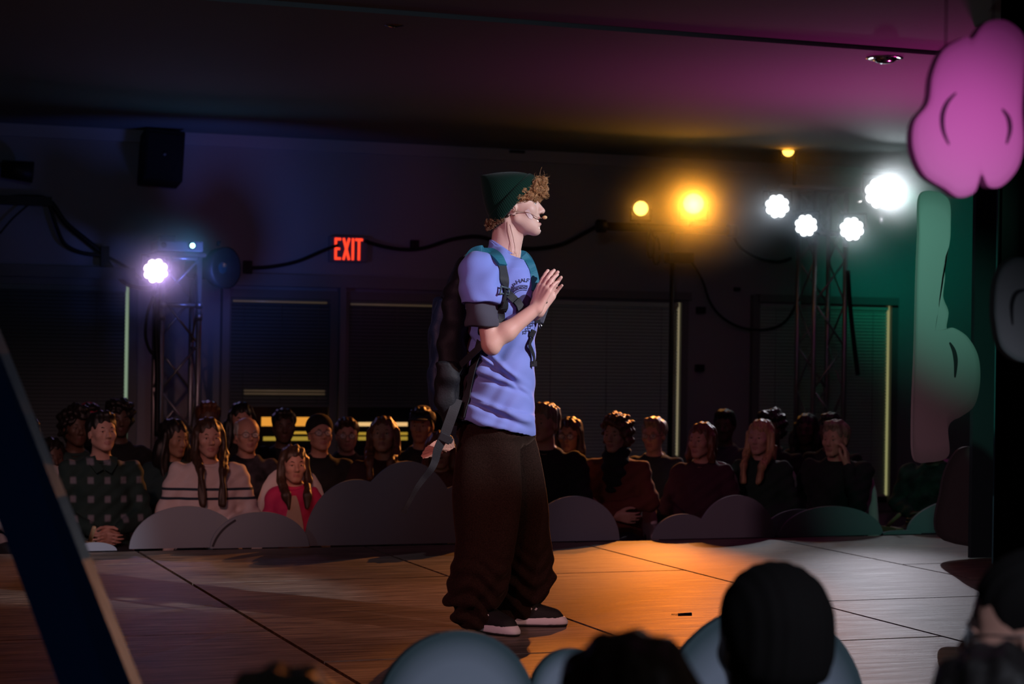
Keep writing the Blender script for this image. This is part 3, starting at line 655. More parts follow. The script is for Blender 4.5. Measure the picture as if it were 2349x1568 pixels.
cable([(1585, 600), (1610, 640), (1630, 695), (1660, 730), (1705, 752), (1760, 755), (1800, 738), (1825, 700), (1835, 660)], .011, 'long loop of cable across the right wall pier')
for px, py, h, lab in ((240, 587, .16, 'black cable connector left of the glowing lamp'), (568, 613, .11, 'black cable connector right of the round dark lamp')):
    a = wallp(px, py, .07); tag(MB().box((a.x, WALL_Y - .07, a.z), (.065, .07, h)).build('cable_connector', M_black), lab, 'connector')
a = wallp(95, 462, .06); tag(MB().box((a.x - .15, WALL_Y - .08, a.z), (.45, .08, .07)).build('wall_bracket', M_black), 'dark horizontal bracket carrying the cables at left', 'bracket')
# ------------------------------------------------------------------ trusses
def truss(px0, px1, pytop, y, label, braces, h2=.26):
    a = on_y(px0, pytop, y); b = on_y(px1, pytop, y); w = b.x - a.x; zt = a.z
    t = tag(empty('truss_tower', ((a.x + b.x) / 2, y, 0)), label, 'truss', 'aluminium truss towers'); hw = w / 2
    for sx in (-1, 1):
        for sy in (0, 1): MB().cyl((sx * hw, sy * w, 0.02), (sx * hw, sy * w, zt), .022, n=12).build('upright', M_alu, t)
    z = .3; i = 0
    m = MB(); st2 = w * 1.25
    while z < zt - .1:
        z2 = min(z + st2, zt - .02); s = 1 if i % 2 else -1
        m.tube([(-s * hw, 0, z), (s * hw, 0, z2)], .010, 7); m.tube([(s * hw, w, z), (-s * hw, w, z2)], .010, 7)
        m.tube([(-hw, s * .5 * w + .5 * w, z), (-hw, -s * .5 * w + .5 * w, z2)], .009, 7); m.tube([(hw, s * .5 * w + .5 * w, z2), (hw, -s * .5 * w + .5 * w, z)], .009, 7)
        z = z2; i += 1
    m.build('lattice', M_alu, t)
    for z in (.3, zt - .02, zt - .38): 
        r = MB(); r.tube([(-hw, 0, z), (hw, 0, z)], .016, 8); r.tube([(-hw, w, z), (hw, w, z)], .016, 8); r.tube([(-hw, 0, z), (-hw, w, z)], .016, 8); r.tube([(hw, 0, z), (hw, w, z)], .016, 8); r.build('cross_tube', M_alu, t)
    MB().box((0, w / 2, .012), (w + .25, w + .25, .024)).build('base_plate', M_black, t)
    for sx in (-1, 1):
        MB().cyl((sx * hw, -.03, zt - .38), (sx * hw, .03, zt - .38), .03, n=10).build('coupler', M_alu, t); MB().cyl((sx * hw, 0, zt - .5), (sx * hw, 0, zt - .44), .028, n=10).build('coupler', M_alu, t)
    return t, w, zt
YT = 15.35
truss(373, 458, 585, YT, 'aluminium truss tower at the left carrying projector and glowing lamp', 1)
truss(1872, 1942, 432, YT, 'tall aluminium truss tower at the right among the white lamps', 1)
cable([(352, 680), (338, 720), (334, 770), (345, 805), (360, 815)], .012, 'cable loop hanging beside the left truss', y=YT - .05)
cable([(362, 680), (358, 760), (362, 860), (360, 1000)], .022, 'thick cable running down the left truss', y=YT - .06)
cable([(1945, 620), (1950, 700), (1958, 780), (1968, 860)], .02, 'strap hanging beside the right truss', y=YT - .06)
# led par lamps: ring of lens cups round a centre one
def led_par(px, py, y, R_, col, es, label, e=0, lc=None, ang=150, aim=None, yoke_up=True, n=8, halo=0):
    c = on_y(px, py, y); aim = Vector(aim) if aim else Vector((2.9, 6.8, .9)); d = (aim - c).normalized()
    t = tag(empty('led_par_can', c), label, 'stage light', 'led stage lamps')
    a = d.cross(Vector((0, 0, 1))).normalized(); b = a.cross(d)
    hs = MB(); hs.lathe([(0.001, -.20), (R_ * .55, -.20), (R_ * .8, -.14), (R_ * 1.02, -.03), (R_ * 1.04, .012), (R_ * .98, .012), (R_ * .96, -.004), (.001, -.004)], (0, 0, 0), d, 28); hs.build('housing', M_black, t)
    ml = mat('lens_glow_' + label[:14].replace(' ', '_') + str(px), (.1,) * 3, .2, emit=col, estr=es)
    for k in range(n):
        th = 2 * math.pi * k / n + .3; q = a * math.cos(th) * R_ * .66 + b * math.sin(th) * R_ * .66
        MB().lathe([(.001, .018), (R_ * .20, .016), (R_ * .30, .006), (R_ * .31, -.002)], q, d, 14).build('lens', ml, t)
    MB().lathe([(.001, .016), (R_ * .22, .014), (R_ * .34, .006), (R_ * .35, -.002)], (0, 0, 0), d, 14).build('lens', ml, t)
    yk = MB(); s_ = 1 if yoke_up else -1
    yk.tube([a * R_ * 1.12, a * R_ * 1.12 + Vector((0, 0, s_ * R_ * 1.2)), -a * R_ * 1.12 + Vector((0, 0, s_ * R_ * 1.2)), -a * R_ * 1.12], .010, 6); yk.build('yoke', M_black, t)
    if e:
        l = spot('bulb', c + d * .06, c + d, e, lc or col, ang, .8, .045); l.parent = t; l.location = d * .06
    return t
def fresnel(px, py, y, R_, col, es, label, e=0, lc=None, ang=90, aim=None, tgt=None, aa=0):
    c = on_y(px, py, y); aim = Vector(aim) if aim else Vector((2.9, 6.8, .9)); d = (aim - c).normalized()
    t = tag(empty('fresnel_lamp', c), label, 'stage light', 'orange stage lamps')
    a = d.cross(Vector((0, 0, 1))).normalized()
    MB().lathe([(.001, -.26), (R_ * .8, -.26), (R_ * .95, -.2), (R_ * 1.1, -.02), (R_ * 1.15, .02), (R_ * 1.05, .02), (R_ * 1.0, -.01), (.001, -.012)], (0, 0, 0), d, 28).build('housing', M_black, t)
    MB().lathe([(.001, .012), (R_ * .5, .008), (R_ * .9, -.004)], (0, 0, 0), d, 24).build('lens', mat('amber_lens' + str(px), (.1,) * 3, .2, emit=col, estr=es), t)
    MB().tube([a * R_ * 1.25, a * R_ * 1.25 + Vector((0, 0, -R_ * 1.5)), -a * R_ * 1.25 + Vector((0, 0, -R_ * 1.5)), -a * R_ * 1.25], .011, 6).build('yoke', M_black, t)
    if e: l = spot('bulb', c + d * .05, c + d, e, lc or col, ang, .7, .04); l.parent = t; l.location = d * .05
    return t
Wt = (.92, .97, 1.0); OR = (1.0, .36, .03)
led_par(357, 621, YT - .30, .098, (1.0, .80, .97), 3.5, 'lit pinkish-white led lamp on the left truss, ringed by lens cups', e=9, lc=(.62, .38, 1.0), ang=120)
led_par(1783, 473, YT - .25, .105, Wt, 3.5, 'white led lamp, leftmost of the four white ones', e=6, lc=(.72, .86, 1.0), ang=80)
led_par(1849, 517, YT - .25, .098, Wt, 3.5, 'white led lamp in front of the left upright of the right truss', e=4, lc=(.5, .75, 1.0), ang=120)
led_par(1954, 525, YT - .25, .107, Wt, 3.5, 'white led lamp, lower right of the four white ones', e=6, lc=(.72, .9, 1.0), ang=80)
led_par(2018, 443, YT - .35, .135, Wt, 5, 'largest and brightest white lamp with a wide halo', e=85, lc=(.86, .93, 1.0), ang=64, aim=(5.2, 2.0, 2.6))
fresnel(1470, 478, YT - .10, .068, (1.0, .55, .10), 4, 'small orange lamp, left one on the lamp bar', e=4, lc=OR, ang=120)
fresnel(1591, 467, YT - .10, .095, (1.0, .62, .12), 6, 'bright orange lamp with a wide amber halo, right one on the lamp bar', e=42, lc=OR, ang=120)
fresnel(1808, 346, YT - .10, .055, (1.0, .50, .08), 4, 'small orange lamp, highest of the orange ones above the right truss', e=4, lc=OR, ang=120)
# extra unseen spots ahead of those lamps stand in for their beams
def beam(px, py, y, tgt, e, col, ang, bl=.4, r=.003, ahead=1.0): 
    c = on_y(px, py, y); return spot('beam_spot', c + (Vector(tgt) - c)* (ahead / (Vector(tgt) - c).length), tgt, e, col, ang, bl, r)
beam(1591, 467, YT - .10, on_z(1370, 1410, STAGE_Z), 350, (1.0, .22, .02), 21, .7)
beam(2018, 443, YT - .35, on_z(2080, 1400, STAGE_Z), 135, (.90, .84, .96), 17, .9)
beam(1470, 478, YT - .10, (3.0, 11.7, 1.2), 380, (1.0, .3, .05), 26, .9)
beam(1808, 346, YT - .10, (4.5, 11.7, 1.2), 700, (1.0, .32, .06), 36, .8, ahead=1.9)
beam(1591, 467, YT - .10, perf + Vector((0, 0, .8)), 900, (1.0, .27, .04), 11, .5)
beam(1808, 346, YT - .10, perf + Vector((0, 0, .9)), 700, (1.0, .30, .06), 9, .5, ahead=2.2)
beam(2018, 443, YT - .35, perf + Vector((0, 0, 1.1)), 350, (1.0, .93, .92), 8, .5)
beam(2018, 443, YT - .35, (5.6, 11.7, 1.3), 170, (.9, .9, 1.0), 22, .8)
# projector on the left truss
c = on_y(412, 566, YT); t = tag(empty('projector', (c.x, YT + .12, c.z - .06)), 'slim projector with a blue-white lens on top of the left truss', 'projector')
o = MB().box((0, 0, .065), (.36, .30, .085)).build('body', mat('projector_grey', (.22, .20, .23), .4), t); bevel(o, .012)
MB().box((0, 0, .0), (.40, .32, .03)).build('shelf', mat('shelf_dark', (.10, .06, .06), .5), t)
MB().cyl((-.13, -.15, .07), (-.13, -.165, .07), .022).build('foot_dial', M_black, t)
MB().cyl((.09, -.14, .07), (.09, -.175, .07), .03).build('lens_ring', M_black, t)
MB().sphere((.09, -.17, .07), .024, 14, (1, .4, 1)).build('lens', mat('projector_glow', (.1,) * 3, .2, emit=(.35, .85, 1.0), estr=8), t)
l = spot('bulb', (0, 0, 0), (0, -1, 0.12), 3, (.12, .5, 1.0), 160, .8, .03); l.parent = t; l.location = (.09, -.2, .09)
MB().box((-.10, -.1, .12), (.12, .1, .05)).build('top_box', M_black, t)
# unlit round lamp beside it
c = on_y(505, 614, YT); d = Vector((.55, -.83, 0)); t = tag(empty('round_par_can', c), 'large unlit black can lamp right of the left truss', 'stage light')
MB().lathe([(.001, -.34), (.08, -.34), (.09, -.14), (.15, -.06), (.165, .04), (.15, .04), (.001, -.02)], (.02, 0, 0), d, 28).build('housing', M_black, t)
MB().lathe([(.001, .0), (.08, -.004), (.148, -.02)], (.02, 0, 0), d, 24).build('lens', mat('dark_lens', (.02, .05, .06), .15), t)
MB().tube([(-.02, 0, .17), (-.02, 0, .20), (.0, 0, .2)], .012, 6).build('yoke', M_black, t)
# lamp bar on a stand for the orange lamps
a = on_y(1378, 516, YT); b = on_y(1680, 532, YT); p = on_y(1543, 560, YT); zb_ = (a.z + b.z) / 2
t = tag(empty('lighting_stand', (p.x, YT, 0)), 'black T-bar lamp stand holding the two orange lamps', 'stand')
MB().tube([(a.x - p.x, 0, zb_), (b.x - p.x, 0, zb_)], .035, 12).build('crossbar', M_black, t)
MB().cyl((a.x - p.x - .03, 0, zb_), (a.x - p.x + .04, 0, zb_), .055).build('end_cap', M_black, t); MB().cyl((b.x - p.x - .04, 0, zb_), (b.x - p.x + .03, 0, zb_), .055).build('end_cap', M_black, t)
MB().cyl((0, 0, .4), (0, 0, zb_), .020).build('pole', M_black, t)
for k in range(3):
    th = 2 * math.pi * k / 3 + .4; MB().tube([(0, 0, .75), (.5 * math.cos(th), .5 * math.sin(th), .02)], .014, 8).build('leg', M_black, t)
for px, py in ((1470, 478), (1591, 467)):
    q = on_y(px, py, YT - .1); MB().tube([(q.x - p.x, -.04, zb_ + .02), (q.x - p.x, -.06, q.z - .14)], .02, 8).build('clamp', M_black, t)
q = on_y(1552, 592, YT); MB().box((q.x - p.x, -.05, q.z), (.22, .12, .085)).build('dimmer_box', M_black, t)
for px, py in ((1487, 560), (1500, 575)):
    q = on_y(px, py, YT); MB().tube([(q.x - p.x + .03 * math.cos(i * .5), -.05 + .01 * math.sin(i), q.z + .12 * math.sin(i * .5)) for i in range(13)], .009, 6).build('cable_coil', M_black, t)
# holders of the right-hand lamps: outrigger bars on the truss
q0 = on_y(1783, 500, YT); q1 = on_y(2018, 500, YT); zz = on_y(1900, 433, YT - .05).z
t = tag(empty('outrigger_bar', ((q0.x + q1.x) / 2, YT - .06, zz)), 'horizontal pipe on top of the right truss carrying white lamps', 'bar')
hw = (q1.x - q0.x) / 2; MB().tube([(-hw, 0, 0), (hw, 0, 0)], .022, 10).build('pipe', M_alu, t)
for px, py in ((1783, 473), (2018, 443)):
    q = on_y(px, py, YT - .25); dx = q.x - (q0.x + q1.x) / 2; MB().tube([(dx, 0, 0), (dx, -.16, q.z - zz)], .014, 8).build('clamp', M_black, t)
q = on_y(1815, 400, YT); MB().tube([(q.x - (q0.x + q1.x) / 2, 0, 0), (q.x - (q0.x + q1.x) / 2, .0, .32)], .018, 8).build('post', M_black, t)
for px, py, lab in ((1849, 555, 'short arm under the second white lamp'), (1954, 560, 'short arm under the lower right white lamp')):
    q = on_y(px, py - 38, YT - .25); tx = on_y(1875 if px < 1900 else 1940, 530, YT).x
    tag(MB().tube([(q.x, YT - .22, q.z), (tx, YT - .02, q.z - .06)], .016, 8).build('lamp_arm', M_black), lab, 'bracket')
# wash lights for wall and scenery at the right
spot('green_flat_spot', (on_y(2020, 500, 6.6).x, 6.6, 3.3), on_y(2150, 610, 8.4), 95, (.34, 1.0, .72), 25, 1.0, .06)
spot('green_wall_wash', (8.9, 14.6, 3.1), on_y(2085, 560, WALL_Y), 36, (.0, 1.0, .62), 72, 1.0, .1)
spot('pink_cloud_spot', (1.6, .6, 2.0), on_y(2222, 330, 3.1), 190, (1.0, .14, .70), 11, 1.0, .1)
spot('blue_wall_fill', (on_y(470, 600, 15.5).x, 14.9, 2.2), on_y(440, 480, WALL_Y), 15, (.14, .22, 1.0), 120, 1.0, .1)  # unseen spot added for the blue glow on the wall round the left lamp
# ------------------------------------------------------------------ stage haze: scattering volumes added to imitate lens halos of the lamps
def add_bloom(c, r, dens, label, squash=.8, aniso=.5, power=2.2):
    o = MB().sphere((0, 0, 0), r, 24, (1, .8, squash)).build('bloom_volume', None, None, c)
    m = bpy.data.materials.new('bloom'); m.use_nodes = True; nt = m.node_tree; N = nt.nodes; L = nt.links; N.remove(N['Principled BSDF'])
    v = N.new('ShaderNodeVolumeScatter'); v.inputs['Anisotropy'].default_value = aniso
    tc = N.new('ShaderNodeTexCoord'); mp = N.new('ShaderNodeMapping'); mp.inputs['Scale'].default_value = (1 / r, 1 / (.8 * r), 1 / (squash * r)); ln = N.new('ShaderNodeVectorMath'); ln.operation = 'LENGTH'
    L.new(tc.outputs['Object'], mp.inputs[0]); L.new(mp.outputs[0], ln.inputs[0])
    a = N.new('ShaderNodeMath'); a.operation = 'SUBTRACT'; a.use_clamp = True; a.inputs[0].default_value = 1; L.new(ln.outputs['Value'], a.inputs[1])
    b = N.new('ShaderNodeMath'); b.operation = 'POWER'; b.inputs[1].default_value = power; L.new(a.outputs[0], b.inputs[0])
    c_ = N.new('ShaderNodeMath'); c_.operation = 'MULTIPLY'; c_.inputs[1].default_value = dens; L.new(b.outputs[0], c_.inputs[0]); L.new(c_.outputs[0], v.inputs['Density'])
    L.new(v.outputs[0], N['Material Output'].inputs['Volume']); o.data.materials.append(m); m.cycles.volume_step_rate = .6
    return tag(o, label, 'bloom', kind='stuff')
add_bloom(on_y(2018, 443, YT - .55), .1 + 1.1, 2.0, 'bright haze volume imitating the halo of the biggest white lamp')
add_bloom(on_y(1591, 467, YT - .35), 1.0, 3.0, 'amber lit haze volume imitating the halo of the bright orange lamp', power=2.6)
add_bloom(on_y(357, 621, YT - .5), .75, 1.8, 'violet lit haze volume imitating the halo of the lamp on the left truss')
add_bloom(on_y(1783, 473, YT - .5), .40, .9, 'pale haze volume imitating the halo of the leftmost white lamp')
# ------------------------------------------------------------------ the performer (local frame: +x to the photo's right, +y away from the camera, z up from the stage)
PR = -YAW
per = tag(empty('person', (perf.x, perf.y, STAGE_Z), PR), 'performer on the stage in green beanie, blue T-shirt and baggy brown trousers', 'person')
def L2(px, py, y=0.0):
    z = (1440 - py) / 585.0; x = (px - 1190) / 585.0
    return Vector((x - ROLL * z, y, z + ROLL * x))
def Lt(px, py, y=0.0): return tuple(L2(px, py, y))
M_skin = mat('fair_skin', (0.66, 0.40, 0.32), .48, spec=.35, bump=.08, bscale=220)
M_skin.node_tree.nodes['Principled BSDF'].inputs['Subsurface Weight'].default_value = .12
M_skin.node_tree.nodes['Principled BSDF'].inputs['Subsurface Radius'].default_value = (.01, .004, .002)
M_lip = mat('lip', (0.56, 0.24, 0.21), .4)
def sh(t_): return t_
# head placed from the profile: tilted back a little, chin forward
HC = L2(1184, 478); tilt = math.radians(-9)
MH = Matrix.Translation(HC) @ Matrix.Rotation(math.radians(-7), 4, 'Z') @ Matrix.Rotation(tilt, 4, 'Y') @ Matrix.Scale(.955, 4)
hp = head_prims(MH, 'm', mouth=.012, hires=True)
nb = L2(1142, 610, .0)
B = list(hp)
B += [Cc(Lt(1167, 515), Lt(1158, 600), .044, .046, .02), Cc(Lt(1190, 535), Lt(1172, 600), .020, .026, .02), Cc(Lt(1156, 500), Lt(1149, 565), .036, .036, .02)]
for p in [E((.064, 0, -.110), (.018, .022, .015), .02), E((.038, 0, -.085), (.043, .042, .028), .02), Cc((.084, -.016, -.0705), (.084, .016, -.0705), .0068, None, .003, 's'), E((.098, 0, -.0985), (.017, .030, .0065), .010, 's'),
          Cc((.0805, 0, -.0845), (.072, .018, -.079), .0062, .004, .004), Cc((.0805, 0, -.0845), (.072, -.018, -.079), .0062, .004, .004)]:
    p.M = MH; B.append(p)
for s in (-1, 1): B.append(Cc(Lt(1163, 512, s * .045), Lt(1178, 590, s * .018), .012, .010, .02))      # neck tendons
# torso, shoulders
B += [Lf([(L2(1150, 590).z, L2(1150, 590).x, 0, .06, .10), (L2(1150, 625).z, L2(1148, 600).x, 0, .080, .145), (L2(1150, 700).z, L2(1152, 700).x, 0, .10, .14), (L2(0, 850).z, L2(1148, 850).x, 0, .08, .12), (L2(0, 980).z, L2(1140, 980).x, 0, .08, .12)], k=.03)]
# legs
for s, hx, kx, ax_ in ((-1, 1120, 1108, 1098), (1, 1150, 1185, 1182)):
    B += [Cc(Lt(hx + 10, 1010, s * .065), Lt(kx, 1200, s * .10), .066, .058, .04), Cc(Lt(kx, 1200, s * .10), Lt(ax_, 1395, s * .11), .055, .036, .02),
          Cc(Lt(ax_ - 6, 1420, s * .11), Lt(ax_ + (60 if s > 0 else 25), 1430, s * .12), .030, .022, .02)]
# near (right) arm: shoulder, elbow, wrist
Sr = L2(1104, 628, -.160); El = L2(1128, 792, -.235); Wr = L2(1228, 712, -.20)
B += [Cc(Sr, El, .038, .032, .03), Cc(El + Vector((0, 0, .002)), lerp(El, Wr, .35), .030, .034, .015), Cc(lerp(El, Wr, .35), Wr, .034, .0235, .02), E(El + Vector((.006, 0, -.016)), (.021, .022, .020), .02)]
fR = L2(1257, 645) - L2(1228, 712); fR.y = .012
B += hand_prims(Wr, fR, (-.62, .62, .30), (.7, .7, 0), curls=[.12, .20, .26, .34], spread=.015, s=.98, thumb=.45, k=.003)
# far (left) arm
Sl = L2(1150, 628, .185); Ell = L2(1150, 795, .25); Wl = L2(1232, 716, -.115)
B += [Cc(Sl, Ell, .040, .036, .03), Cc(Ell, lerp(Ell, Wl, .35), .036, .037, .02), Cc(lerp(Ell, Wl, .35), Wl, .037, .026, .02)]
B += hand_prims(Wl, fR + Vector((.016, 0, 0)), (-.72, -.30, .30), (.3, -.95, 0), curls=[.06, .10, .16, .24], spread=.02, s=.98, thumb=.5, k=.003)
body = sdf_obj('body', B, .0036, [M_skin, M_lip], per, iters=1)
lip_faces(body.data, MH, 1, .013)
def hx(x, y, z): return MH @ Vector((x, y, z))
M_eye = mat('eye_white', (.75, .72, .70), .15); M_iris = mat('iris_brown', (.04, .025, .02), .15); M_teeth = mat('teeth', (.75, .70, .62), .3)
for s in (-1, 1):
    MB().sphere(hx(.0735, s * .030, .001), .0118).build('eye', M_eye, per); MB().sphere(hx(.0815, s * .030, .001), .0055).build('iris', M_iris, per)
    MB().tube(smooth_path([hx(.086, s * .014, .020), hx(.083, s * .030, .026), hx(.070, s * .046, .021)], 4), [.002] + [.004] * 7 + [.0015], 6).build('eyebrow', mat('eyebrow_brown', (.16, .07, .03), .8), per)
    MB().tube(smooth_path([hx(.0875, s * .018, .004), hx(.0865, s * .030, .0085), hx(.077, s * .043, .003)], 4), .0016, 5).build('eyelash', mat('eyebrow_brown', (.16, .07, .03), .8), per)
MB().box((0, 0, 0), (.008, .034, .0085)).build('teeth', M_teeth, per)
bpy.data.objects[-1] if False else None
tt = [o for o in per.children if o.name.startswith('teeth')][0]; tt.matrix_local = MH @ Matrix.Translation((.0765, 0, -.0665)); tt.data.update()
# ---- beanie
M_knit = bpy.data.materials.new('green_ribbed_knit'); M_knit.use_nodes = True
def knit(m, c0, c1, scale, ang=None):
    nt = m.node_tree; N = nt.nodes; L = nt.links; p = N['Principled BSDF']; p.inputs['Roughness'].default_value = .9; p.inputs['Sheen Weight'].default_value = .08; p.inputs['Specular IOR Level'].default_value = .1
    at = N.new('ShaderNodeAttribute'); at.attribute_name = 'rib'; mm = N.new('ShaderNodeMath'); mm.operation = 'MULTIPLY'; mm.inputs[1].default_value = scale; s = N.new('ShaderNodeMath'); s.operation = 'SINE'
    L.new(at.outputs['Fac'], mm.inputs[0]); L.new(mm.outputs[0], s.inputs[0])
    r = N.new('ShaderNodeMapRange'); r.inputs['From Min'].default_value = -1; L.new(s.outputs[0], r.inputs[0])
    mx = N.new('ShaderNodeMix'); mx.data_type = 'RGBA'; mx.inputs[6].default_value = (*c0, 1); mx.inputs[7].default_value = (*c1, 1); L.new(r.outputs[0], mx.inputs[0]); L.new(mx.outputs[2], p.inputs['Base Color'])
    b = N.new('ShaderNodeBump'); b.inputs['Strength'].default_value = .4; b.inputs['Distance'].default_value = .002; L.new(r.outputs[0], b.inputs['Height']); L.new(b.outputs[0], p.inputs['Normal'])
knit(M_knit, (.0015, .013, .008), (.003, .021, .013), 1.0)
def rings_hat(name, rows, n=48, mat_=None, ribs=84):
    """rows: (front pixel point, back pixel point, half width in y) from brim to crown"""
    vs = []; ang = []; fs = []
    for (fpx, fpy), (bpx, bpy_), hw in rows:
        a = L2(fpx, fpy); b = L2(bpx, bpy_); c = (a + b) / 2; u = (a - b) / 2
        for k in range(n):
            t = 2 * math.pi * k / n; ct, st_ = math.cos(t), math.sin(t)
            vs.append(c + u * ct + Vector((0, 1, 0)) * hw * math.copysign(abs(st_) ** .9, st_)); ang.append(ribs * t)
    R = len(rows)
    for i in range(R - 1):
        for k in range(n): fs.append((i * n + k, i * n + (k + 1) % n, (i + 1) * n + (k + 1) % n, (i + 1) * n + k))
    me = bpy.data.meshes.new(name); me.from_pydata([tuple(v) for v in vs], [], fs); me.update(); me.polygons.foreach_set('use_smooth', [True] * len(fs))
    at = me.attributes.new('rib', 'FLOAT', 'POINT'); at.data.foreach_set('value', ang)
    bm = bmesh.new(); bm.from_mesh(me); bmesh.ops.recalc_face_normals(bm, faces=bm.faces); bm.to_mesh(me); bm.free()
    o = link(name, me, mat_ or M_knit, per); s = o.modifiers.new('subdivision', 'SUBSURF'); s.levels = 1; s.render_levels = 2; return o
rings_hat('beanie', [((1226, 413), (1131, 520), .080), ((1219, 404), (1120, 500), .086), ((1206, 400), (1111, 476), .090), ((1190, 397.5), (1106, 452), .086), ((1170, 397), (1103, 430), .070), ((1148, 398.5), (1102, 413), .046), ((1132, 400.5), (1102, 406), .020), ((1118, 403), (1104, 405), .004)])
rings_hat('beanie_cuff', [((1232, 421), (1137, 525), .076), ((1236, 419), (1134, 530), .085), ((1231, 411), (1130, 526), .092), ((1222, 403), (1123, 511), .0955), ((1215, 400), (1119, 502), .093), ((1212, 402), (1121, 500), .086)])
# ---- curly fringe and nape curls
M_curl = mat('ginger_blond_curls', (.50, .24, .10), .4, spec=.5, vary=.35, bscale=60)
hr = random.Random(3)
def curl(c, d, R, turns, pitch, r, n=10):
    d = Vector(d).normalized(); a = d.orthogonal().normalized(); b = d.cross(a); ph = hr.uniform(0, 6.28); pts = []
    N_ = int(turns * n)
    for i in range(N_ + 1):
        t = i / n * 2 * math.pi; k = i / N_; RR = R * (1 - .35 * k); pts.append(c + d * (pitch * i / n) + (a * math.cos(t + ph) + b * math.sin(t + ph)) * RR)
    return pts, [r * (1 - .5 * i / N_) for i in range(N_ + 1)]
hm = MB()
def lock(p0, big):
    d = Vector((hr.uniform(-.6, 1), hr.uniform(-.7, .3), hr.uniform(-1, .35))); R_ = hr.uniform(.008, .015) if big else hr.uniform(.005, .012)
    p, r = curl(p0, d, R_, hr.uniform(.9, 1.8), hr.uniform(.006, .014), hr.uniform(.0006, .0010), 11)
    for q in range(7 if big else 1):
        o_ = Vector((hr.uniform(-1, 1), hr.uniform(-1, 1), hr.uniform(-1, 1))) * .0032; e_ = Vector((hr.uniform(-1, 1), hr.uniform(-1, 1), hr.uniform(-1, 1))) * .004
        hm.tube([a + o_ + e_ * (k / len(p)) for k, a in enumerate(p)], r, 3, cap=False)
for i in range(560):
    big = i < 330; u = hr.random() ** .9; px = lerp(1182, 1250, u)
    top = lerp(450, 420, min(1, u * 1.3)) if u < .6 else lerp(420, 409, (u - .6) / .4); bot = lerp(463, 461, u) if u < .75 else lerp(461, 450, (u - .75) / .25)
    py = lerp(top, bot, hr.random()); w_ = lerp(.080, .045, u ** 2); yy = hr.uniform(-1, .9) * w_
    if u < .62: yy = -abs(yy) if hr.random() < .8 else yy; yy = math.copysign(max(abs(yy), lerp(.074, .045, u / .62)), yy)
    py = max(py, 421 + (1232 - px) * .82 - 2) if px < 1228 else py
    lock(L2(px, py, yy), big)
for i in range(80):     # flyaway strands over the brow
    p0 = L2(hr.uniform(1222, 1246), hr.uniform(412, 440), hr.uniform(-.05, .05)); ln = hr.uniform(.02, .045); d = Vector((hr.uniform(.1, 1), hr.uniform(-.5, .5), hr.uniform(-.2, 1))).normalized()
    pts = [p0 + d * ln * k / 5 + Vector((.004 * math.sin(k * 1.7 + i), 0, .004 * math.cos(k * 2.1 + i))) for k in range(6)]; hm.tube(pts, [.0008 * (1 - k / 7) for k in range(6)], 3, cap=False)
hm.tube([L2(1239, 410), L2(1238, 402), L2(1240, 393), L2(1243, 386)], .0005, 3)
hm.build('hair', M_curl, per)
nm = MB()
for i in range(300):
    u = hr.random(); p, r = curl(L2(lerp(1117, 1154, u) + hr.uniform(-3, 3), lerp(519, 506, u) + hr.uniform(-10, 12) * (1.2 - u), math.copysign(lerp(hr.uniform(.0, .05), .064, u), hr.uniform(-1, .6))), (hr.uniform(-1, .3), hr.uniform(-.6, .6), hr.uniform(-1, 0)), hr.uniform(.004, .008), hr.uniform(1, 1.8), .006, .0011); nm.tube(p, r, 4, cap=False)
nm.build('nape_hair', mat('dark_ginger_curls', (.20, .09, .04), .5, vary=.3), per)
# ---- T-shirt
def folds(v):
    x, y, z = v[:, 0], v[:, 1], v[:, 2]
    d = .006 * np.sin(z * 26 + x * 34 + 2.2 * np.sin(y * 14)) * np.clip((.98 - z) * 5, 0, 1) + .003 * np.sin(z * 60 - x * 45 + 3 * np.sin(x * 18 + y * 9))
    d += .0035 * np.sin(x * 55 + z * 14 + 2 * np.sin(z * 20)) * np.clip((z - .95) * 6, 0, 1)
    # deep drag folds running from the back towards the front hem
    for z0, sl_, w, a in ((1.06, -.55, .011, .015), (.99, -.32, .009, .013), (.885, -.42, .012, .016), (1.12, -.95, .010, .012), (.80, -.25, .010, .009)):
        q = z - (z0 + sl_ * (x + .20)); fade = np.clip((.05 - x) * 8, 0, 1) * np.clip((x + .24) * 20, 0, 1); d -= a * np.exp(-(q / w) ** 2) * fade; d += a * .6 * np.exp(-((q - .022) / .014) ** 2) * fade
    return d
def row(py, back, front, ry, yc=0.0):
    z = L2(1150, py).z; xb = L2(back, py).x; xf = L2(front, py).x; return (z, (xb + xf) / 2, yc, (xf - xb) / 2, ry)
TS = [Lf([row(546, 1124, 1174, .054), row(566, 1120, 1180, .062), row(582, 1112, 1196, .095), row(600, 1098, 1212, .150), row(622, 1086, 1229, .182), row(660, 1078, 1236, .186), row(720, 1076, 1236, .180), row(800, 1074, 1228, .170), row(870, 1066, 1226, .172), row(930, 1056, 1226, .178), row(958, 1054, 1227, .180)], 2.3, k=.02)]
hem = Matrix.Translation(L2(1139, 958)) @ Matrix.Rotation(math.radians(13), 4, 'Y')
TS += [Lf([(-.040, .0, 0, .158, .192), (.04, -.004, 0, .150, .186)], 2.4, k=.015, M=hem)]
TS += [Cc(L2(1100, 626, -.158), L2(1107, 694, -.225), .064, .072, .05), Cc(L2(1150, 618, .15), L2(1156, 694, .22), .062, .070, .05)]
cut = Matrix.Translation(L2(1104, 742, -.24)) @ Matrix.Rotation(math.radians(-8), 4, 'X')
TS += [Bx((0, -.02, 0), (.11, .062, .065), .0, .004, 's', M=cut)]
TS += [Bx((0, 0, .2), (.16, .10, .2), 0, .006, 's', M=Matrix.Translation(L2(1156, 577)) @ Matrix.Rotation(math.atan2(44, 62), 4, 'Y'))]
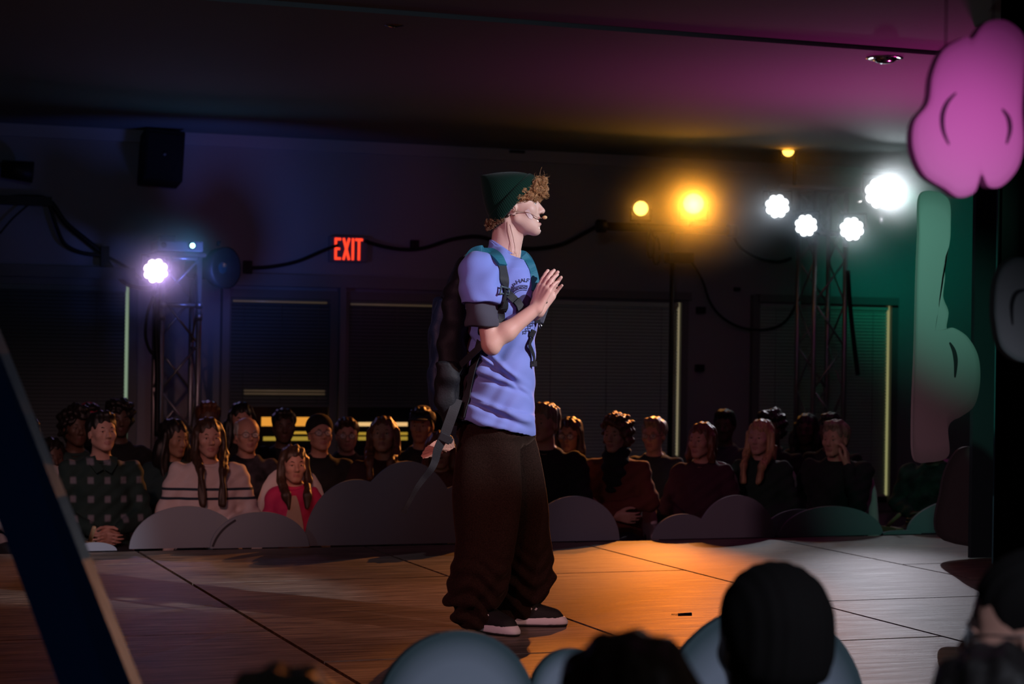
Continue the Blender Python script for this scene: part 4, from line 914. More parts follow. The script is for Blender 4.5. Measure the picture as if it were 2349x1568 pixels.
M_shirt = mat('periwinkle_cotton', (.20, .26, .64), .85, spec=.15, bump=.12, bscale=300, sheen=.1)
shirt = sdf_obj('t_shirt', TS, .0045, M_shirt, per, folds)
cl = []
for k in range(41):
    t = 2 * math.pi * k / 40; cl.append(L2(1157 + 31 * math.cos(t), 577 + 21 * math.cos(t), .058 * math.sin(t)))
MB().tube(cl[:-1], .0075, 8, closed=True).build('collar', mat('periwinkle_rib', (.20, .225, .56), .85), per)
def fold2(v): return .003 * np.sin(v[:, 0] * 60 + v[:, 2] * 30) + .0025 * np.sin(v[:, 2] * 70 + v[:, 1] * 50)
usl = [Cc(L2(1106, 690, -.225), L2(1108, 742, -.232), .060, .066, .0), Bx(L2(1108, 775, -.23), (.10, .10, .037), 0, .002, 's'), Bx(L2(1108, 646, -.23), (.10, .10, .03), 0, .002, 's')]
sdf_obj('undershirt_sleeve', usl, .0045, mat('charcoal_cotton', (.055, .055, .075), .9, bump=.1, bscale=250), per, fold2)
# ---- trousers
def tfold(v):
    x, y, z = v[:, 0], v[:, 1], v[:, 2]; low = np.clip((.34 - z) * 5, 0, 1)
    d = .008 * np.sin(x * 26 + 1.2 * np.sin(z * 9) + y * 20) * np.clip(z * 3, .3, 1) + low * (.0075 * np.sin(z * 95 + 4 * np.sin(x * 22 + y * 16)) + .006 * np.sin(z * 60 - x * 70))
    return d + .0012 * np.sin(x * 700) * 0
TR = [Lf([row(975, 1056, 1216, .155), row(1000, 1050, 1224, .165), row(1020, 1062, 1205, .14), row(1040, 1085, 1180, .10)], 2.3, k=.03)]
TR += [Lf([row(985, 1056, 1190, .09, -.07), row(1030, 1045, 1198, .10, -.080), row(1130, 1042, 1196, .10, -.10), row(1233, 1046, 1186, .105, -.11), row(1300, 1034, 1175, .11, -.115), row(1350, 1022, 1160, .105, -.115), row(1378, 1024, 1143, .095, -.115), row(1392, 1040, 1136, .08, -.115), row(1404, 1038, 1138, .085, -.115), row(1420, 1044, 1138, .085, -.115), row(1430, 1052, 1132, .075, -.115)], 2.2, k=.015)]
TR += [Lf([row(985, 1085, 1222, .09, .065), row(1030, 1085, 1236, .10, .080), row(1118, 1100, 1252, .10, .09), row(1182, 1108, 1264, .10, .095), row(1271, 1118, 1270, .105, .10), row(1330, 1122, 1272, .105, .10), row(1352, 1124, 1266, .10, .10), row(1380, 1126, 1250, .09, .10), row(1392, 1130, 1238, .08, .10), row(1402, 1128, 1240, .08, .10), row(1416, 1126, 1226, .075, .10), row(1427, 1128, 1200, .065, .10)], 2.2, k=.012)]
M_cord = mat('dark_brown_velour', (.019, .0105, .008), .95, spec=.05, bump=.5, bscale=220, sheen=.07, vary=.4)
M_cord.node_tree.nodes['Principled BSDF'].inputs['Sheen Tint'].default_value = (.9, .6, .45, 1)
sdf_obj('trousers', TR, .0048, M_cord, per, tfold)
# ---- shoes
M_blk = mat('black_mesh_shoe', (.005, .006, .007), .7, bump=.3, bscale=350); M_sole = mat('white_foam_sole', (.72, .72, .76), .5, bump=.15, bscale=300); M_out = mat('black_outsole', (.01,) * 3, .7)
def shoe(heel, toe, y, rz):
    t = empty('shoe', L2(heel, 1440, y) * 1.0); t.parent = per; t.location.z = 0; t.rotation_euler = (0, 0, rz)
    Ln = .292
    U = [Lf([(.03, .138, 0, .140, .046), (.045, .132, 0, .132, .045), (.06, .115, 0, .115, .041), (.085, .07, 0, .068, .036), (.115, .055, 0, .052, .034)], 2.4, k=.02), Cc((.06, 0, .085), (.235, 0, .045), .034, .022, .03)]
    sdf_obj('upper', U, .0045, M_blk, t)
    S = [Lf([(.008, .145, 0, .148, .046), (.020, .145, 0, .150, .048), (.040, .135, 0, .145, .046)], 2.6, k=.01), Cc((.02, 0, .035), (.05, 0, .035), .035, .03, .02)]
    sdf_obj('sole', S, .0045, M_sole, t)
    sdf_obj('outsole', [Lf([(.001, .15, 0, .140, .045), (.010, .145, 0, .148, .047)], 2.6, k=.004)], .004, M_out, t)
    sm = MB()
    for k in range(3): sm.box((.118 + .020 * k, -.0465 + .004 * k, .060), (.007, .004, .036), Matrix.Rotation(math.radians(38), 3, 'Y'))
    sm.build('stripes', mat('pale_stripe', (.6, .6, .62), .5), t)
    lc = MB()
    for k in range(5): lc.tube(smooth_path([(.13 + .018 * k, -.026, .085 - .006 * k), (.135 + .018 * k, 0, .098 - .008 * k), (.13 + .018 * k, .026, .085 - .006 * k)], 4), .0028, 6)
    lc.build('laces', M_blk, t)
    return t
shoe(1132, 1304, .08, .0)
shoe(1068, 1150, -.03, -.80)
# ---- headset microphone
M_mic = mat('beige_headset_cable', (.42, .22, .15), .5)
hs = tag(empty('headset', (0, 0, 0)), None); hs.parent = per
MB().tube(smooth_path([hx(-.012, -.083, -.02), hx(.02, -.078, -.026), hx(.056, -.066, -.036), hx(.085, -.045, -.058), hx(.100, -.022, -.062)], 6), .0014, 6).build('boom', M_mic, hs)
MB().tube(smooth_path([hx(-.004, -.086, .005), hx(.006, -.088, -.012), hx(.002, -.087, -.026), hx(-.008, -.086, -.016)], 5), .0024, 6).build('ear_hook', M_mic, hs)
MB().sphere(hx(.112, -.010, -.060), .0075, 12, (1.25, 1, 1)).build('foam_tip', mat('beige_foam', (.72, .42, .20), .8), hs)
bvb = bvh_of(body)
def on_skin(px, py, off=.0012):
    o = L2(px, py, -1.0); h = bvb.ray_cast(o, Vector((0, 1, 0)))
    return (h[0] + h[1] * off, h[1]) if h[0] is not None else (L2(px, py, -.05), Vector((0, -1, 0)))
MB().tube([on_skin(x, y, .001)[0] for x, y in ((1166, 500), (1164, 515), (1165, 535), (1170, 560), (1173, 585), (1175, 594))], .0012, 5).tube([on_skin(x, y, .001)[0] for x, y in ((1167, 500), (1170, 520), (1176, 545), (1181, 570), (1184, 592))], .0008, 5).build('cable', M_mic, hs)
tp = [on_skin(x, y, .0012) for x, y in ((1208, 487), (1212, 494), (1216, 501), (1221, 503))]
MB().ribbon([a[0] for a in tp], [a[1] for a in tp], .017, .0006).build('cheek_tape', mat('clear_tape', (.85, .62, .58), .18, spec=.6), hs)
# ---- ring
w_ = Wl + (fR.normalized() * .03); MB().sphere(L2(1251, 697, -.13), .006).build('ring', mat('silver', (.8, .8, .8), .2, 1.0), per)
# ---- print on the shirt, laid on the cloth
bvs = bvh_of(shirt)
def on_shirt(px, py, off=.0012, y0=-1.0, dy=1):
    o = L2(px, py, y0); h = bvs.ray_cast(o, Vector((0, dy, 0)))
    return (h[0] + h[1] * off, h[1]) if h[0] is not None else (L2(px, py, -.1), Vector((0, -1, 0)))
M_print = mat('navy_print', (.015, .02, .06), .8)
def strokes(name, segs, w, m=M_print, parent=per):
    q = MB()
    for s_ in segs:
        pp = []
        for (x0, y0), (x1, y1) in zip(s_[:-1], s_[1:]):
            for k in range(4): pp.append((lerp(x0, x1, k / 4), lerp(y0, y1, k / 4)))
        pp.append(s_[-1]); R_ = [on_shirt(x, y) for x, y in pp]; q.ribbon([a[0] for a in R_], [a[1] for a in R_], w, .0004)
    return q.build(name, m, parent)
def letter(ch, x, y, s, rot):
    G = {'M': [[(0, 1), (0, 0), (.5, .6), (1, 0), (1, 1)]], 'P': [[(0, 1), (0, 0), (.7, .1), (.7, .45), (0, .5)]], 'H': [[(0, 0), (0, 1)], [(.8, 0), (.8, 1)], [(0, .5), (.8, .5)]], 'A': [[(0, 1), (.45, 0), (.9, 1)], [(.2, .62), (.7, .62)]], 'L': [[(0, 0), (0, 1), (.7, 1)]], 'F': [[(.7, 0), (0, 0), (0, 1)], [(0, .5), (.5, .5)]], 'B': [[(0, 0), (0, 1), (.7, .9), (.6, .5), (0, .5), (.6, .45), (.6, .05), (0, 0)]]}
    c, s2 = math.cos(rot), math.sin(rot)
    return [[(x + (u * c - v * s2) * s, y + (u * s2 + v * c) * s) for u, v in seg] for seg in G[ch]]
txt = letter('M', 1168, 668, 8, -.75) + letter('P', 1175.5, 658, 8, -.6) + letter('H', 1183, 649, 9, -.35) + letter('A', 1193, 646, 8, -.2) + letter('L', 1202, 644, 8, -.05) + letter('F', 1208, 645, 8, .1)
strokes('shirt_lettering', txt, .0030)
arc = [[(1180 + 38 * math.sin(t) * -1 + 20, 700 - 40 * math.cos(t)) for t in [lerp(1.15, -.25, k / 12) for k in range(13)]]]
arc2 = [[(1180 + 29 * math.sin(t) * -1 + 20, 700 - 30 * math.cos(t)) for t in [lerp(1.15, -.25, k / 12) for k in range(13)]]]
keys = []
for k in range(6):
    t = lerp(1.05, -.15, k / 5); cx_, cy_ = 1200 - 33.5 * math.sin(t), 700 - 35 * math.cos(t); s = 5.5
    keys.append([(cx_ + (u * math.cos(-t) - v * math.sin(-t)) * s, cy_ + (u * math.sin(-t) + v * math.cos(-t)) * s) for u, v in ((-.5, .5), (-.5, -.5), (.5, -.5), (.5, .3), (-.1, .3), (-.1, -.1))])
for k in range(5):
    cx_, cy_ = 1202 + 5.2 * k, 766 - 6 * k; s = 6.5
    keys.append([(cx_ + u * s, cy_ + v * s) for u, v in ((-.5, .6), (-.5, -.5), (.5, -.5), (.5, .3), (-.1, .3), (-.1, -.1))])
strokes('shirt_key_pattern', arc + arc2 + keys, .0026)
# dark patch in the ring of the print
pm = MB(); n_ = 14; cc_ = []
for i in range(n_ + 1):
    for j in range(n_ + 1):
        u, v = i / n_ * 2 - 1, j / n_ * 2 - 1; r_ = max(abs(u), abs(v)); l_ = math.hypot(u, v) or 1; u, v = u * r_ / l_, v * r_ / l_
        cc_.append(on_shirt(1203 + 20 * u, 716 + 36 * v, .0018)[0])
pm.add(cc_, [(i * (n_ + 1) + j, (i + 1) * (n_ + 1) + j, (i + 1) * (n_ + 1) + j + 1, i * (n_ + 1) + j + 1) for i in range(n_) for j in range(n_)], True); pm.build('shirt_print_oval', mat('dark_print', (.035, .03, .09), .8), per)
# ------------------------------------------------------------------ backpack (its own thing, worn on both shoulders)
bp = tag(empty('backpack', (perf.x, perf.y, STAGE_Z), PR), 'black hiking backpack with teal straps worn by the performer', 'backpack')
M_bag = mat('black_nylon', (.003, .004, .007), .7, bump=.3, bscale=140, vary=.3); M_navy = mat('navy_panel', (.012, .03, .075), .6, bump=.3, bscale=140); M_teal = mat('teal_padded_strap', (.01, .13, .19), .7, bump=.2, bscale=250)
M_web = mat('black_webbing', (.012, .015, .019), .65, bump=.3, bscale=400); M_grey = mat('grey_webbing', (.026, .030, .034), .7, bump=.3, bscale=400); M_buck = mat('grey_plastic_buckle', (.06, .09, .10), .35)
def bfold(v): return .006 * np.sin(v[:, 2] * 34 + v[:, 0] * 30 + 2 * np.sin(v[:, 1] * 20)) + .003 * np.sin(v[:, 2] * 80 + v[:, 1] * 40)
sdf_obj('main_compartment', [Lf([row(596, 1058, 1082, .07), row(612, 1046, 1084, .11), row(650, 1028, 1080, .14), row(700, 1012, 1078, .155), row(790, 1000, 1074, .16), row(880, 994, 1068, .155), row(940, 1000, 1060, .14), row(975, 1020, 1052, .11)], 2.6, k=.02)], .006, M_bag, bp, bfold)
sdf_obj('front_pocket', [Lf([row(690, 1000, 1040, .09), row(730, 990, 1036, .115), row(800, 986, 1030, .12), row(900, 984, 1030, .118), row(945, 992, 1030, .10)], 2.8, k=.02)], .006, M_navy, bp, bfold)
sdf_obj('side_pocket', [Lf([row(835, 1003, 1050, .03, -.155), row(870, 1000, 1056, .035, -.155), row(930, 1004, 1052, .035, -.150), row(960, 1016, 1048, .02, -.14)], 2.2, k=.015)], .006, M_bag, bp, bfold)
MB().tube(smooth_path([L2(1060, 600, -.02), L2(1070, 588, -.02), L2(1084, 594, -.02)], 5), .007, 8).build('grab_handle', M_web, bp)
def strap_near(pts, w, m, name, off=.006, t=.008, side=-1, fixed=None):
    R_ = []
    for i, p in enumerate(pts):
        if len(p) == 3: R_.append((L2(p[0], p[1], p[2]), None))
        else: R_.append(on_shirt(p[0], p[1], off, side * 1.0, -side))
    P_ = smooth_path([a[0] for a in R_], 7); nn = [v.normalized() for v in smooth_path([(a[1] if a[1] is not None else Vector((-.2, side, .3)).normalized()) for a in R_], 7)]
    for _ in range(4): nn = [(nn[max(i - 1, 0)] + nn[i] + nn[min(i + 1, len(nn) - 1)]).normalized() for i in range(len(nn))]
    return MB().ribbon(P_, nn, w, t).build(name, m, bp)
strap_near([(1078, 606, -.10), (1090, 588, -.105), (1108, 583, -.11), (1126, 588), (1140, 600), (1150, 618)], .046, M_teal, 'shoulder_strap', .004, .010)
strap_near([(1148, 610), (1152, 630), (1155, 650), (1156, 672), (1155, 695), (1153, 712)], .042, M_web, 'shoulder_strap_webbing', .004, .006)
strap_near([(1157, 684), (1155, 700), (1152, 714), (1149, 735), (1140, 760, -.20), (1112, 790, -.215), (1085, 815, -.19), (1060, 838, -.15)], .026, M_web, 'lower_strap', .006, .004)
strap_near([(1188, 590, .10), (1200, 588, .105), (1212, 602, .10), (1222, 630, .085), (1226, 655, .075), (1226, 680, .07)], .045, M_teal, 'far_shoulder_strap', .006, .010, 1)
fs_ = [L2(1196, 586, -.02), L2(1205, 590, -.045), L2(1216, 612, -.07), L2(1223, 640, -.075), L2(1224, 668, -.078), L2(1222, 700, -.085)]
fs_ = [on_shirt(x, y, .005)[0] for x, y in ((1199, 592), (1207, 602), (1214, 616), (1219, 632), (1222, 652), (1222, 672))]
MB().ribbon(smooth_path(fs_, 4), Vector((.5, -.8, .2)), .034, .008).build('far_shoulder_strap', M_teal, bp)
strap_near([(1164, 680), (1174, 688), (1184, 699), (1193, 712), (1200, 724)], .030, M_web, 'chest_strap', .006, .005)
strap_near([(1180, 692), (1188, 706), (1194, 722), (1206, 730)], .030, M_web, 'chest_strap', .012, .005)
bk = MB()
for (x0, y0), (x1, y1) in (((1144, 669), (1162, 667)), ((1143, 683), (1161, 682)), ((1144, 667), (1143, 685)), ((1162, 666), (1161, 684))):
    bk.tube([on_shirt(x0, y0, .016)[0], on_shirt(x1, y1, .016)[0]], .0038, 6)
bk.build('buckle', M_buck, bp)
strap_near([(1105, 786, -.19), (1098, 815), (1089, 850), (1080, 890), (1072, 925), (1066, 953)], .036, M_grey, 'hanging_webbing', .007, .003)
def free(pts, w, m, name, nrm=(0, -1, 0), t=.003): return MB().ribbon(smooth_path([L2(*p) for p in pts], 6), Vector(nrm), w, t).build(name, m, bp)
free([(1052, 915, -.16), (1044, 940, -.18), (1034, 968, -.185), (1026, 990, -.185), (1020, 1003, -.185)], .040, M_grey, 'waist_webbing')
o = MB().box(L2(1025, 1001, -.187), (.05, .016, .034), Matrix.Rotation(math.radians(25), 3, 'Y')).box(L2(1034, 1005, -.187), (.03, .014, .022), Matrix.Rotation(math.radians(25), 3, 'Y')).build('waist_buckle', M_web, bp); bevel(o, .004)
tl = smooth_path([L2(*p) for p in [(1018, 1006, -.187), (1008, 1028, -.188), (1003, 1050, -.186), (994, 1070, -.19), (978, 1090, -.185), (962, 1112, -.188), (950, 1134, -.186), (940, 1152, -.188), (932, 1167, -.187)]], 6)
m_ = len(tl); MB().ribbon(tl, Vector((.3, -1, 0)), [lerp(.036, .017, min(1, i / m_ * 1.3)) if i < m_ - 3 else .022 for i in range(m_)], .003).build('strap_tail', M_web, bp)
strap_near([(1214, 775), (1208, 790), (1213, 805), (1217, 820), (1217, 838)], .017, M_web, 'dangling_strap', .012, .003)
MB().ribbon([on_shirt(1217, 832, .014)[0], on_shirt(1217, 843, .014)[0]], Vector((0, -1, 0)), .022, .006).build('strap_end', M_web, bp)
o = MB().box(on_shirt(1213, 768, .014)[0], (.022, .014, .03), Matrix.Rotation(math.radians(25), 3, 'Y')).build('strap_slider', M_web, bp); bevel(o, .003)
# grey case behind the hands, carabiner below it
cs = tag(empty('card_case', (perf.x, perf.y, STAGE_Z), PR), 'small flat dark grey case poking out below the clasped hands', 'case')
R_ = Matrix.Rotation(math.radians(18), 3, 'Y'); o = MB().box(L2(1237, 716, -.085), (.060, .014, .085), R_).build('cover', mat('case_grey', (.075, .085, .11), .5), cs); bevel(o, .004)
MB().tube([L2(1236, 742, -.085), L2(1236, 750, -.085), L2(1239, 756, -.085), L2(1241, 750, -.085), L2(1238, 743, -.085)], .0016, 6, closed=True).build('clip', mat('silver', (.8,) * 3, .2, 1.0), cs)
o = MB().box(L2(1233, 740, -.087), (.02, .012, .014)).build('tab', M_web, cs)
# pink cloth edge sticking out under the pack
cf = tag(empty('folded_cloth', (perf.x, perf.y, STAGE_Z), PR), 'pinkish fleece cloth with ragged edge hanging behind the trouser waist', 'cloth')
pts = [(969, 1042), (980, 1024), (1000, 1010), (1012, 1004), (1030, 1006), (1044, 1004), (1046, 1023), (1030, 1032), (1010, 1041), (995, 1044), (975, 1048)]
q = MB(); rr_ = random.Random(5); dense = []
for i in range(len(pts)):
    a, b = pts[i], pts[(i + 1) % len(pts)]
    for k in range(6): t = k / 6; dense.append((lerp(a[0], b[0], t) + rr_.uniform(-.8, .8), lerp(a[1], b[1], t) + rr_.uniform(-1, 1)))
n_ = len(dense); cc = L2(1012, 1026, -.125); vs = []
for z_ in (-1, 1): vs += [L2(x, y, -.12 + .008 * z_ + .01 * math.sin(x * .12)) for x, y in dense] + [cc + Vector((0, .016 * z_, 0))]
fs = [(i, (i + 1) % n_, n_) for i in range(n_)] + [((i + 1) % n_ + n_ + 1, i + n_ + 1, 2 * n_ + 1) for i in range(n_)] + [(i, i + n_ + 1, (i + 1) % n_ + n_ + 1, (i + 1) % n_) for i in range(n_)]
q.add(vs, fs, False); q.build('cloth', mat('pink_fleece', (.52, .27, .20), .95, bump=.6, bscale=200), cf)
# ------------------------------------------------------------------ audience
ROWY = {1: 11.35, 2: 12.15, 3: 12.95, 4: 13.75}
def amat(name, col, **k): return mat(name, col, **k)
SK = {'pale': mat('skin_pale', (.52, .31, .25), .5), 'rosy': mat('skin_rosy', (.50, .26, .20), .5), 'tan': mat('skin_tan', (.34, .19, .13), .5), 'dark': mat('skin_dark', (.10, .055, .04), .5)}
def hair_mat(name, col): return mat('hair_' + name, col, .45, spec=.45, bump=.9, bscale=90, stretch=(1, 1, .08), vary=.45)
HR = {'black': hair_mat('black', (.012, .010, .010)), 'brown': hair_mat('brown', (.05, .026, .016)), 'auburn': hair_mat('auburn', (.12, .045, .02)), 'blonde': hair_mat('blonde', (.42, .26, .13)), 'grey': hair_mat('grey', (.42, .40, .39)), 'greybrown': hair_mat('greybrown', (.22, .16, .12))}
M_glass_frame = mat('spectacle_frame', (.12, .12, .13), .25, .6)
def glass_mat():
    m = bpy.data.materials.new('spectacle_glass'); m.use_nodes = True; p = m.node_tree.nodes['Principled BSDF']; p.inputs['Roughness'].default_value = .03; p.inputs['Alpha'].default_value = .18; p.inputs['Base Color'].default_value = (.8, .85, .9, 1); return m
M_glass = glass_mat()
M_eyeA = mat('eye_shaded_white', (.40, .36, .34), .3)
LIPS = {'pale': mat('lip_pale', (.42, .20, .18), .5), 'rosy': mat('lip_rosy', (.40, .16, .14), .5), 'tan': mat('lip_tan', (.26, .11, .09), .5), 'dark': mat('lip_dark', (.11, .045, .04), .5)}
M_trou = mat('audience_trousers', (.02, .022, .03), .85); M_shoeA = mat('audience_shoe', (.015, .015, .015), .6)
def plaid():
    m = bpy.data.materials.new('dark_green_plaid'); m.use_nodes = True; nt = m.node_tree; N = nt.nodes; L = nt.links; p = N['Principled BSDF']; p.inputs['Roughness'].default_value = .85
    tc = N.new('ShaderNodeTexCoord'); sp = N.new('ShaderNodeSeparateXYZ'); L.new(tc.outputs['Object'], sp.inputs[0]); o = []
    for ax, s in (('Y', 68.0), ('Z', 60.0)):
        a = N.new('ShaderNodeMath'); a.operation = 'MULTIPLY'; a.inputs[1].default_value = s; L.new(sp.outputs[ax], a.inputs[0])
        b = N.new('ShaderNodeMath'); b.operation = 'SINE'; L.new(a.outputs[0], b.inputs[0])
        c = N.new('ShaderNodeMapRange'); c.inputs['From Min'].default_value = .15; c.inputs['From Max'].default_value = .75; L.new(b.outputs[0], c.inputs[0]); o.append(c)
    mu = N.new('ShaderNodeMath'); mu.operation = 'MULTIPLY'; L.new(o[0].outputs[0], mu.inputs[0]); L.new(o[1].outputs[0], mu.inputs[1])
    mx = N.new('ShaderNodeMix'); mx.data_type = 'RGBA'; mx.inputs[6].default_value = (.010, .035, .032, 1); mx.inputs[7].default_value = (.17, .18, .22, 1); L.new(mu.outputs[0], mx.inputs[0]); L.new(mx.outputs[2], p.inputs['Base Color']); return m
def striped(name, base, dark, bands):
    m = bpy.data.materials.new(name); m.use_nodes = True; nt = m.node_tree; N = nt.nodes; L = nt.links; p = N['Principled BSDF']; p.inputs['Roughness'].default_value = .9
    tc = N.new('ShaderNodeTexCoord'); sp = N.new('ShaderNodeSeparateXYZ'); L.new(tc.outputs['Object'], sp.inputs[0]); cur = None
    for z0, z1 in bands:
        a = N.new('ShaderNodeMath'); a.operation = 'GREATER_THAN'; a.inputs[1].default_value = z0; b = N.new('ShaderNodeMath'); b.operation = 'LESS_THAN'; b.inputs[1].default_value = z1
        L.new(sp.outputs['Z'], a.inputs[0]); L.new(sp.outputs['Z'], b.inputs[0]); c = N.new('ShaderNodeMath'); c.operation = 'MULTIPLY'; L.new(a.outputs[0], c.inputs[0]); L.new(b.outputs[0], c.inputs[1])
        if cur is None: cur = c
        else: d = N.new('ShaderNodeMath'); d.operation = 'MAXIMUM'; L.new(cur.outputs[0], d.inputs[0]); L.new(c.outputs[0], d.inputs[1]); cur = d
    mx = N.new('ShaderNodeMix'); mx.data_type = 'RGBA'; mx.inputs[6].default_value = (*base, 1); mx.inputs[7].default_value = (*dark, 1); L.new(cur.outputs[0], mx.inputs[0]); L.new(mx.outputs[2], p.inputs['Base Color'])
    w = N.new('ShaderNodeTexNoise'); w.inputs['Scale'].default_value = 160; L.new(tc.outputs['Object'], w.inputs[0]); bu = N.new('ShaderNodeBump'); bu.inputs['Strength'].default_value = .6; bu.inputs['Distance'].default_value = .004; L.new(w.outputs['Fac'], bu.inputs['Height']); L.new(bu.outputs[0], p.inputs['Normal'])
    return m
M_chair = mat('white_chair_shell', (.55, .50, .52), .5)
def make_chair(x, y, rz, label, m=None, grp='stacking chairs of the audience'):
    t = tag(empty('chair', (x, y, 0), rz), label, 'chair', grp); m = m or M_chair
    s = MB().box((0.02, 0, .435), (.42, .44, .03)).build('seat', m, t); bevel(s, .012)
    vs = []; fs = []; n = 14
    for i in range(n + 1):
        u = i / n * 2 - 1
        for j in range(7):
            v = j / 6; hh = .53 * math.sqrt(max(0, 1 - abs(u) ** 3.2)); z = .50 + hh * v; vs.append((-.215 - .05 * v + .05 * u * u, u * .235, z))
    for th in (0, 1):
        pass
    k = 7; base = list(vs); vs = base + [(a - .014, b, c) for a, b, c in base]; N_ = len(base)
    for i in range(n):
        for j in range(6):
            q = (i * k + j, (i + 1) * k + j, (i + 1) * k + j + 1, i * k + j + 1); fs.append(q); fs.append(tuple(a + N_ for a in reversed(q)))
        fs.append((i * k + 6, (i + 1) * k + 6, (i + 1) * k + 6 + N_, i * k + 6 + N_)); fs.append((i * k, i * k + N_, (i + 1) * k + N_, (i + 1) * k))
    MB().add(vs, fs, True).build('backrest', m, t)
    for sx in (-1, 1):
        for sy in (-1, 1): MB().tube([(.02 + sx * .17, sy * .18, .42), (.02 + sx * .20, sy * .20, .0)], .011, 6).build('leg', M_black, t)
    for sy in (-1, 1): MB().tube([(-.17, sy * .15, .42), (-.225, sy * .15, .62)], .012, 6).build('back_post', M_black, t)
    return t
def seated(px, ptop, row, label, sex='m', skin='pale', hair='brown', style='short', top=None, yaw=0, hyaw=0, pitch=0, scale=None, wide=1.0, glasses=False, hat=None, arms='lap', lean=0, chair=True, detail=1, y=None, extra=None, xhead=0, mouth=0.0, hlabel=None):
    y = y or ROWY[row]; hd = on_y(px, ptop, y); sc = (scale or 1.0) * (.94 if row < 5 else 1.0)
    # body faces the stage; yaw is measured against the direction to the camera, positive turns to the photo's right
    dirc = math.atan2(-hd.y, -hd.x); rz = dirc + math.radians(yaw)
    head_top = hd.z; hz = head_top - (.125 * sc if hair else .115 * sc)
    nominal = 1.205; leg = (hz / nominal)          # stretch the trunk a little so that every head sits at its own height
    bz = lambda z: .50 * min(1, leg + .1) + (z - .50) * ((hz - .50 * min(1, leg + .1)) / (nominal - .50))
    t = tag(empty('person', (hd.x - math.cos(rz) * .03, hd.y - math.sin(rz) * .03, 0), rz), label, 'person', None)
    h = .0085 if detail else .011
    MHd = Matrix.Translation((.03, 0, hz)) @ Matrix.Rotation(math.radians(hyaw), 4, 'Z') @ Matrix.Rotation(math.radians(-pitch), 4, 'Y') @ Matrix.Scale(sc, 4)
    P = head_prims(MHd, sex, scale is not None and sc < .95, mouth)
    w = wide * sc; sw = .17 * w * (1 if sex == 'm' else .9)
    P += [Cc((.012, 0, hz - .05 * sc), (-.015, 0, bz(1.04)), .052 * sc * (1 if sex == 'm' else .88), .058 * sc, .03)]
    P += [Lf([(bz(.52), 0, 0, .10, .14 * w), (bz(.8), 0, 0, .09, .125 * w), (bz(.97), 0, 0, .09, .14 * w), (bz(1.03), -.005, 0, .06, .12 * w), (bz(1.07), -.01, 0, .04, .06)], k=.03)]
    if arms == 'lap': el = [(.04, .235 * w, bz(.76)), (.04, -.235 * w, bz(.76))]; wr = [(.24, .05, bz(.68)), (.24, -.05, bz(.68))]; fd = [(.5, -.7, -.3), (.5, .7, -.3)]
    elif arms == 'cross': el = [(.08, .24 * w, bz(.80)), (.08, -.24 * w, bz(.80))]; wr = [(.20, -.06, bz(.76)), (.22, .05, bz(.72))]; fd = [(0, -1, .1), (0, 1, -.1)]
    elif arms == 'cheek': el = [(.20, .20 * w, bz(.78)), (.04, -.235 * w, bz(.76))]; wr = [(.10, .105, hz - .16), (.24, -.05, bz(.68))]; fd = [(-.15, -.12, 1), (.5, .7, -.3)]
    elif arms == 'chin': el = [(.22, .12 * w, bz(.74)), (.04, -.235 * w, bz(.76))]; wr = [(.15, .02, hz - .19), (.24, -.05, bz(.68))]; fd = [(-.2, -.05, 1), (.5, .7, -.3)]
    for i, s in enumerate((1, -1)):
        S = (-.01, s * sw, bz(1.0)); P += [Cc(S, el[i], .042 * w, .034, .02), Cc(el[i], wr[i], .034, .025, .02)]
        P += hand_prims(wr[i], fd[i], (0.2, 0, 1) if arms != 'cheek' or s < 0 else (1, 0, 0), (-.3, -s * .6, -.4), curl=.5, s=.95, k=.002)
        P += [Cc((0, s * .09, .54), (.42, s * .10, .52), .075, .055, .03), Cc((.42, s * .10, .52), (.44, s * .10, .09), .05, .035, .02), Cc((.43, s * .10, .05), (.58, s * .12, .035), .035, .028, .02)]
    body = sdf_obj('body', P, h * .8 if row == 1 and detail else h, [SK[skin], LIPS[skin]], t); lip_faces(body.data, MHd, 1, mouth)
    H = lambda a, b, c: MHd @ Vector((a, b, c))
    for s in (-1, 1):
        MB().sphere(H(.0735, s * .030, .001), .0118 * sc, 10).build('eye', M_eyeA, t); MB().sphere(H(.0800, s * .030, .001), .0068 * sc, 8).build('iris', M_iris, t)
        MB().tube([H(.0875, s * .017, .003), H(.0865, s * .030, .0075), H(.077, s * .044, .002)], .0030 * sc, 6).build('eyelid', SK[skin], t)
        MB().tube([H(.087, s * .014, .020), H(.083, s * .030, .026), H(.070, s * .046, .020)], [.002, .0042, .002], 5).build('eyebrow', HR[hair or 'brown'], t)
    # hair
    def HP(L_):
        for p in L_: p.M = MHd
        return L_
    fl = random.Random(px)
    ph = fl.uniform(0, 6)
    def wav(v): return .0035 * np.sin(v[:, 1] * 160 + ph + 2 * np.sin(v[:, 2] * 20)) + .002 * np.sin(v[:, 0] * 140 + ph)
    def cur(v): return .010 * np.sin(v[:, 0] * 120 + ph) * np.sin(v[:, 1] * 115) + .009 * np.sin(v[:, 2] * 110 + ph + 2 * np.sin(v[:, 1] * 40))
    A = None; D = wav
    if style == 'crop': HR['crop'] = mat('hair_cropped_black', (.007, .006, .006), .95, spec=.1); hair = 'crop'
    capp = [E((-.020, 0, .045), (.106, .087, .090), .01)]; facec = E((.105, 0, -.035), (.078, .078, .098), .012, 's')
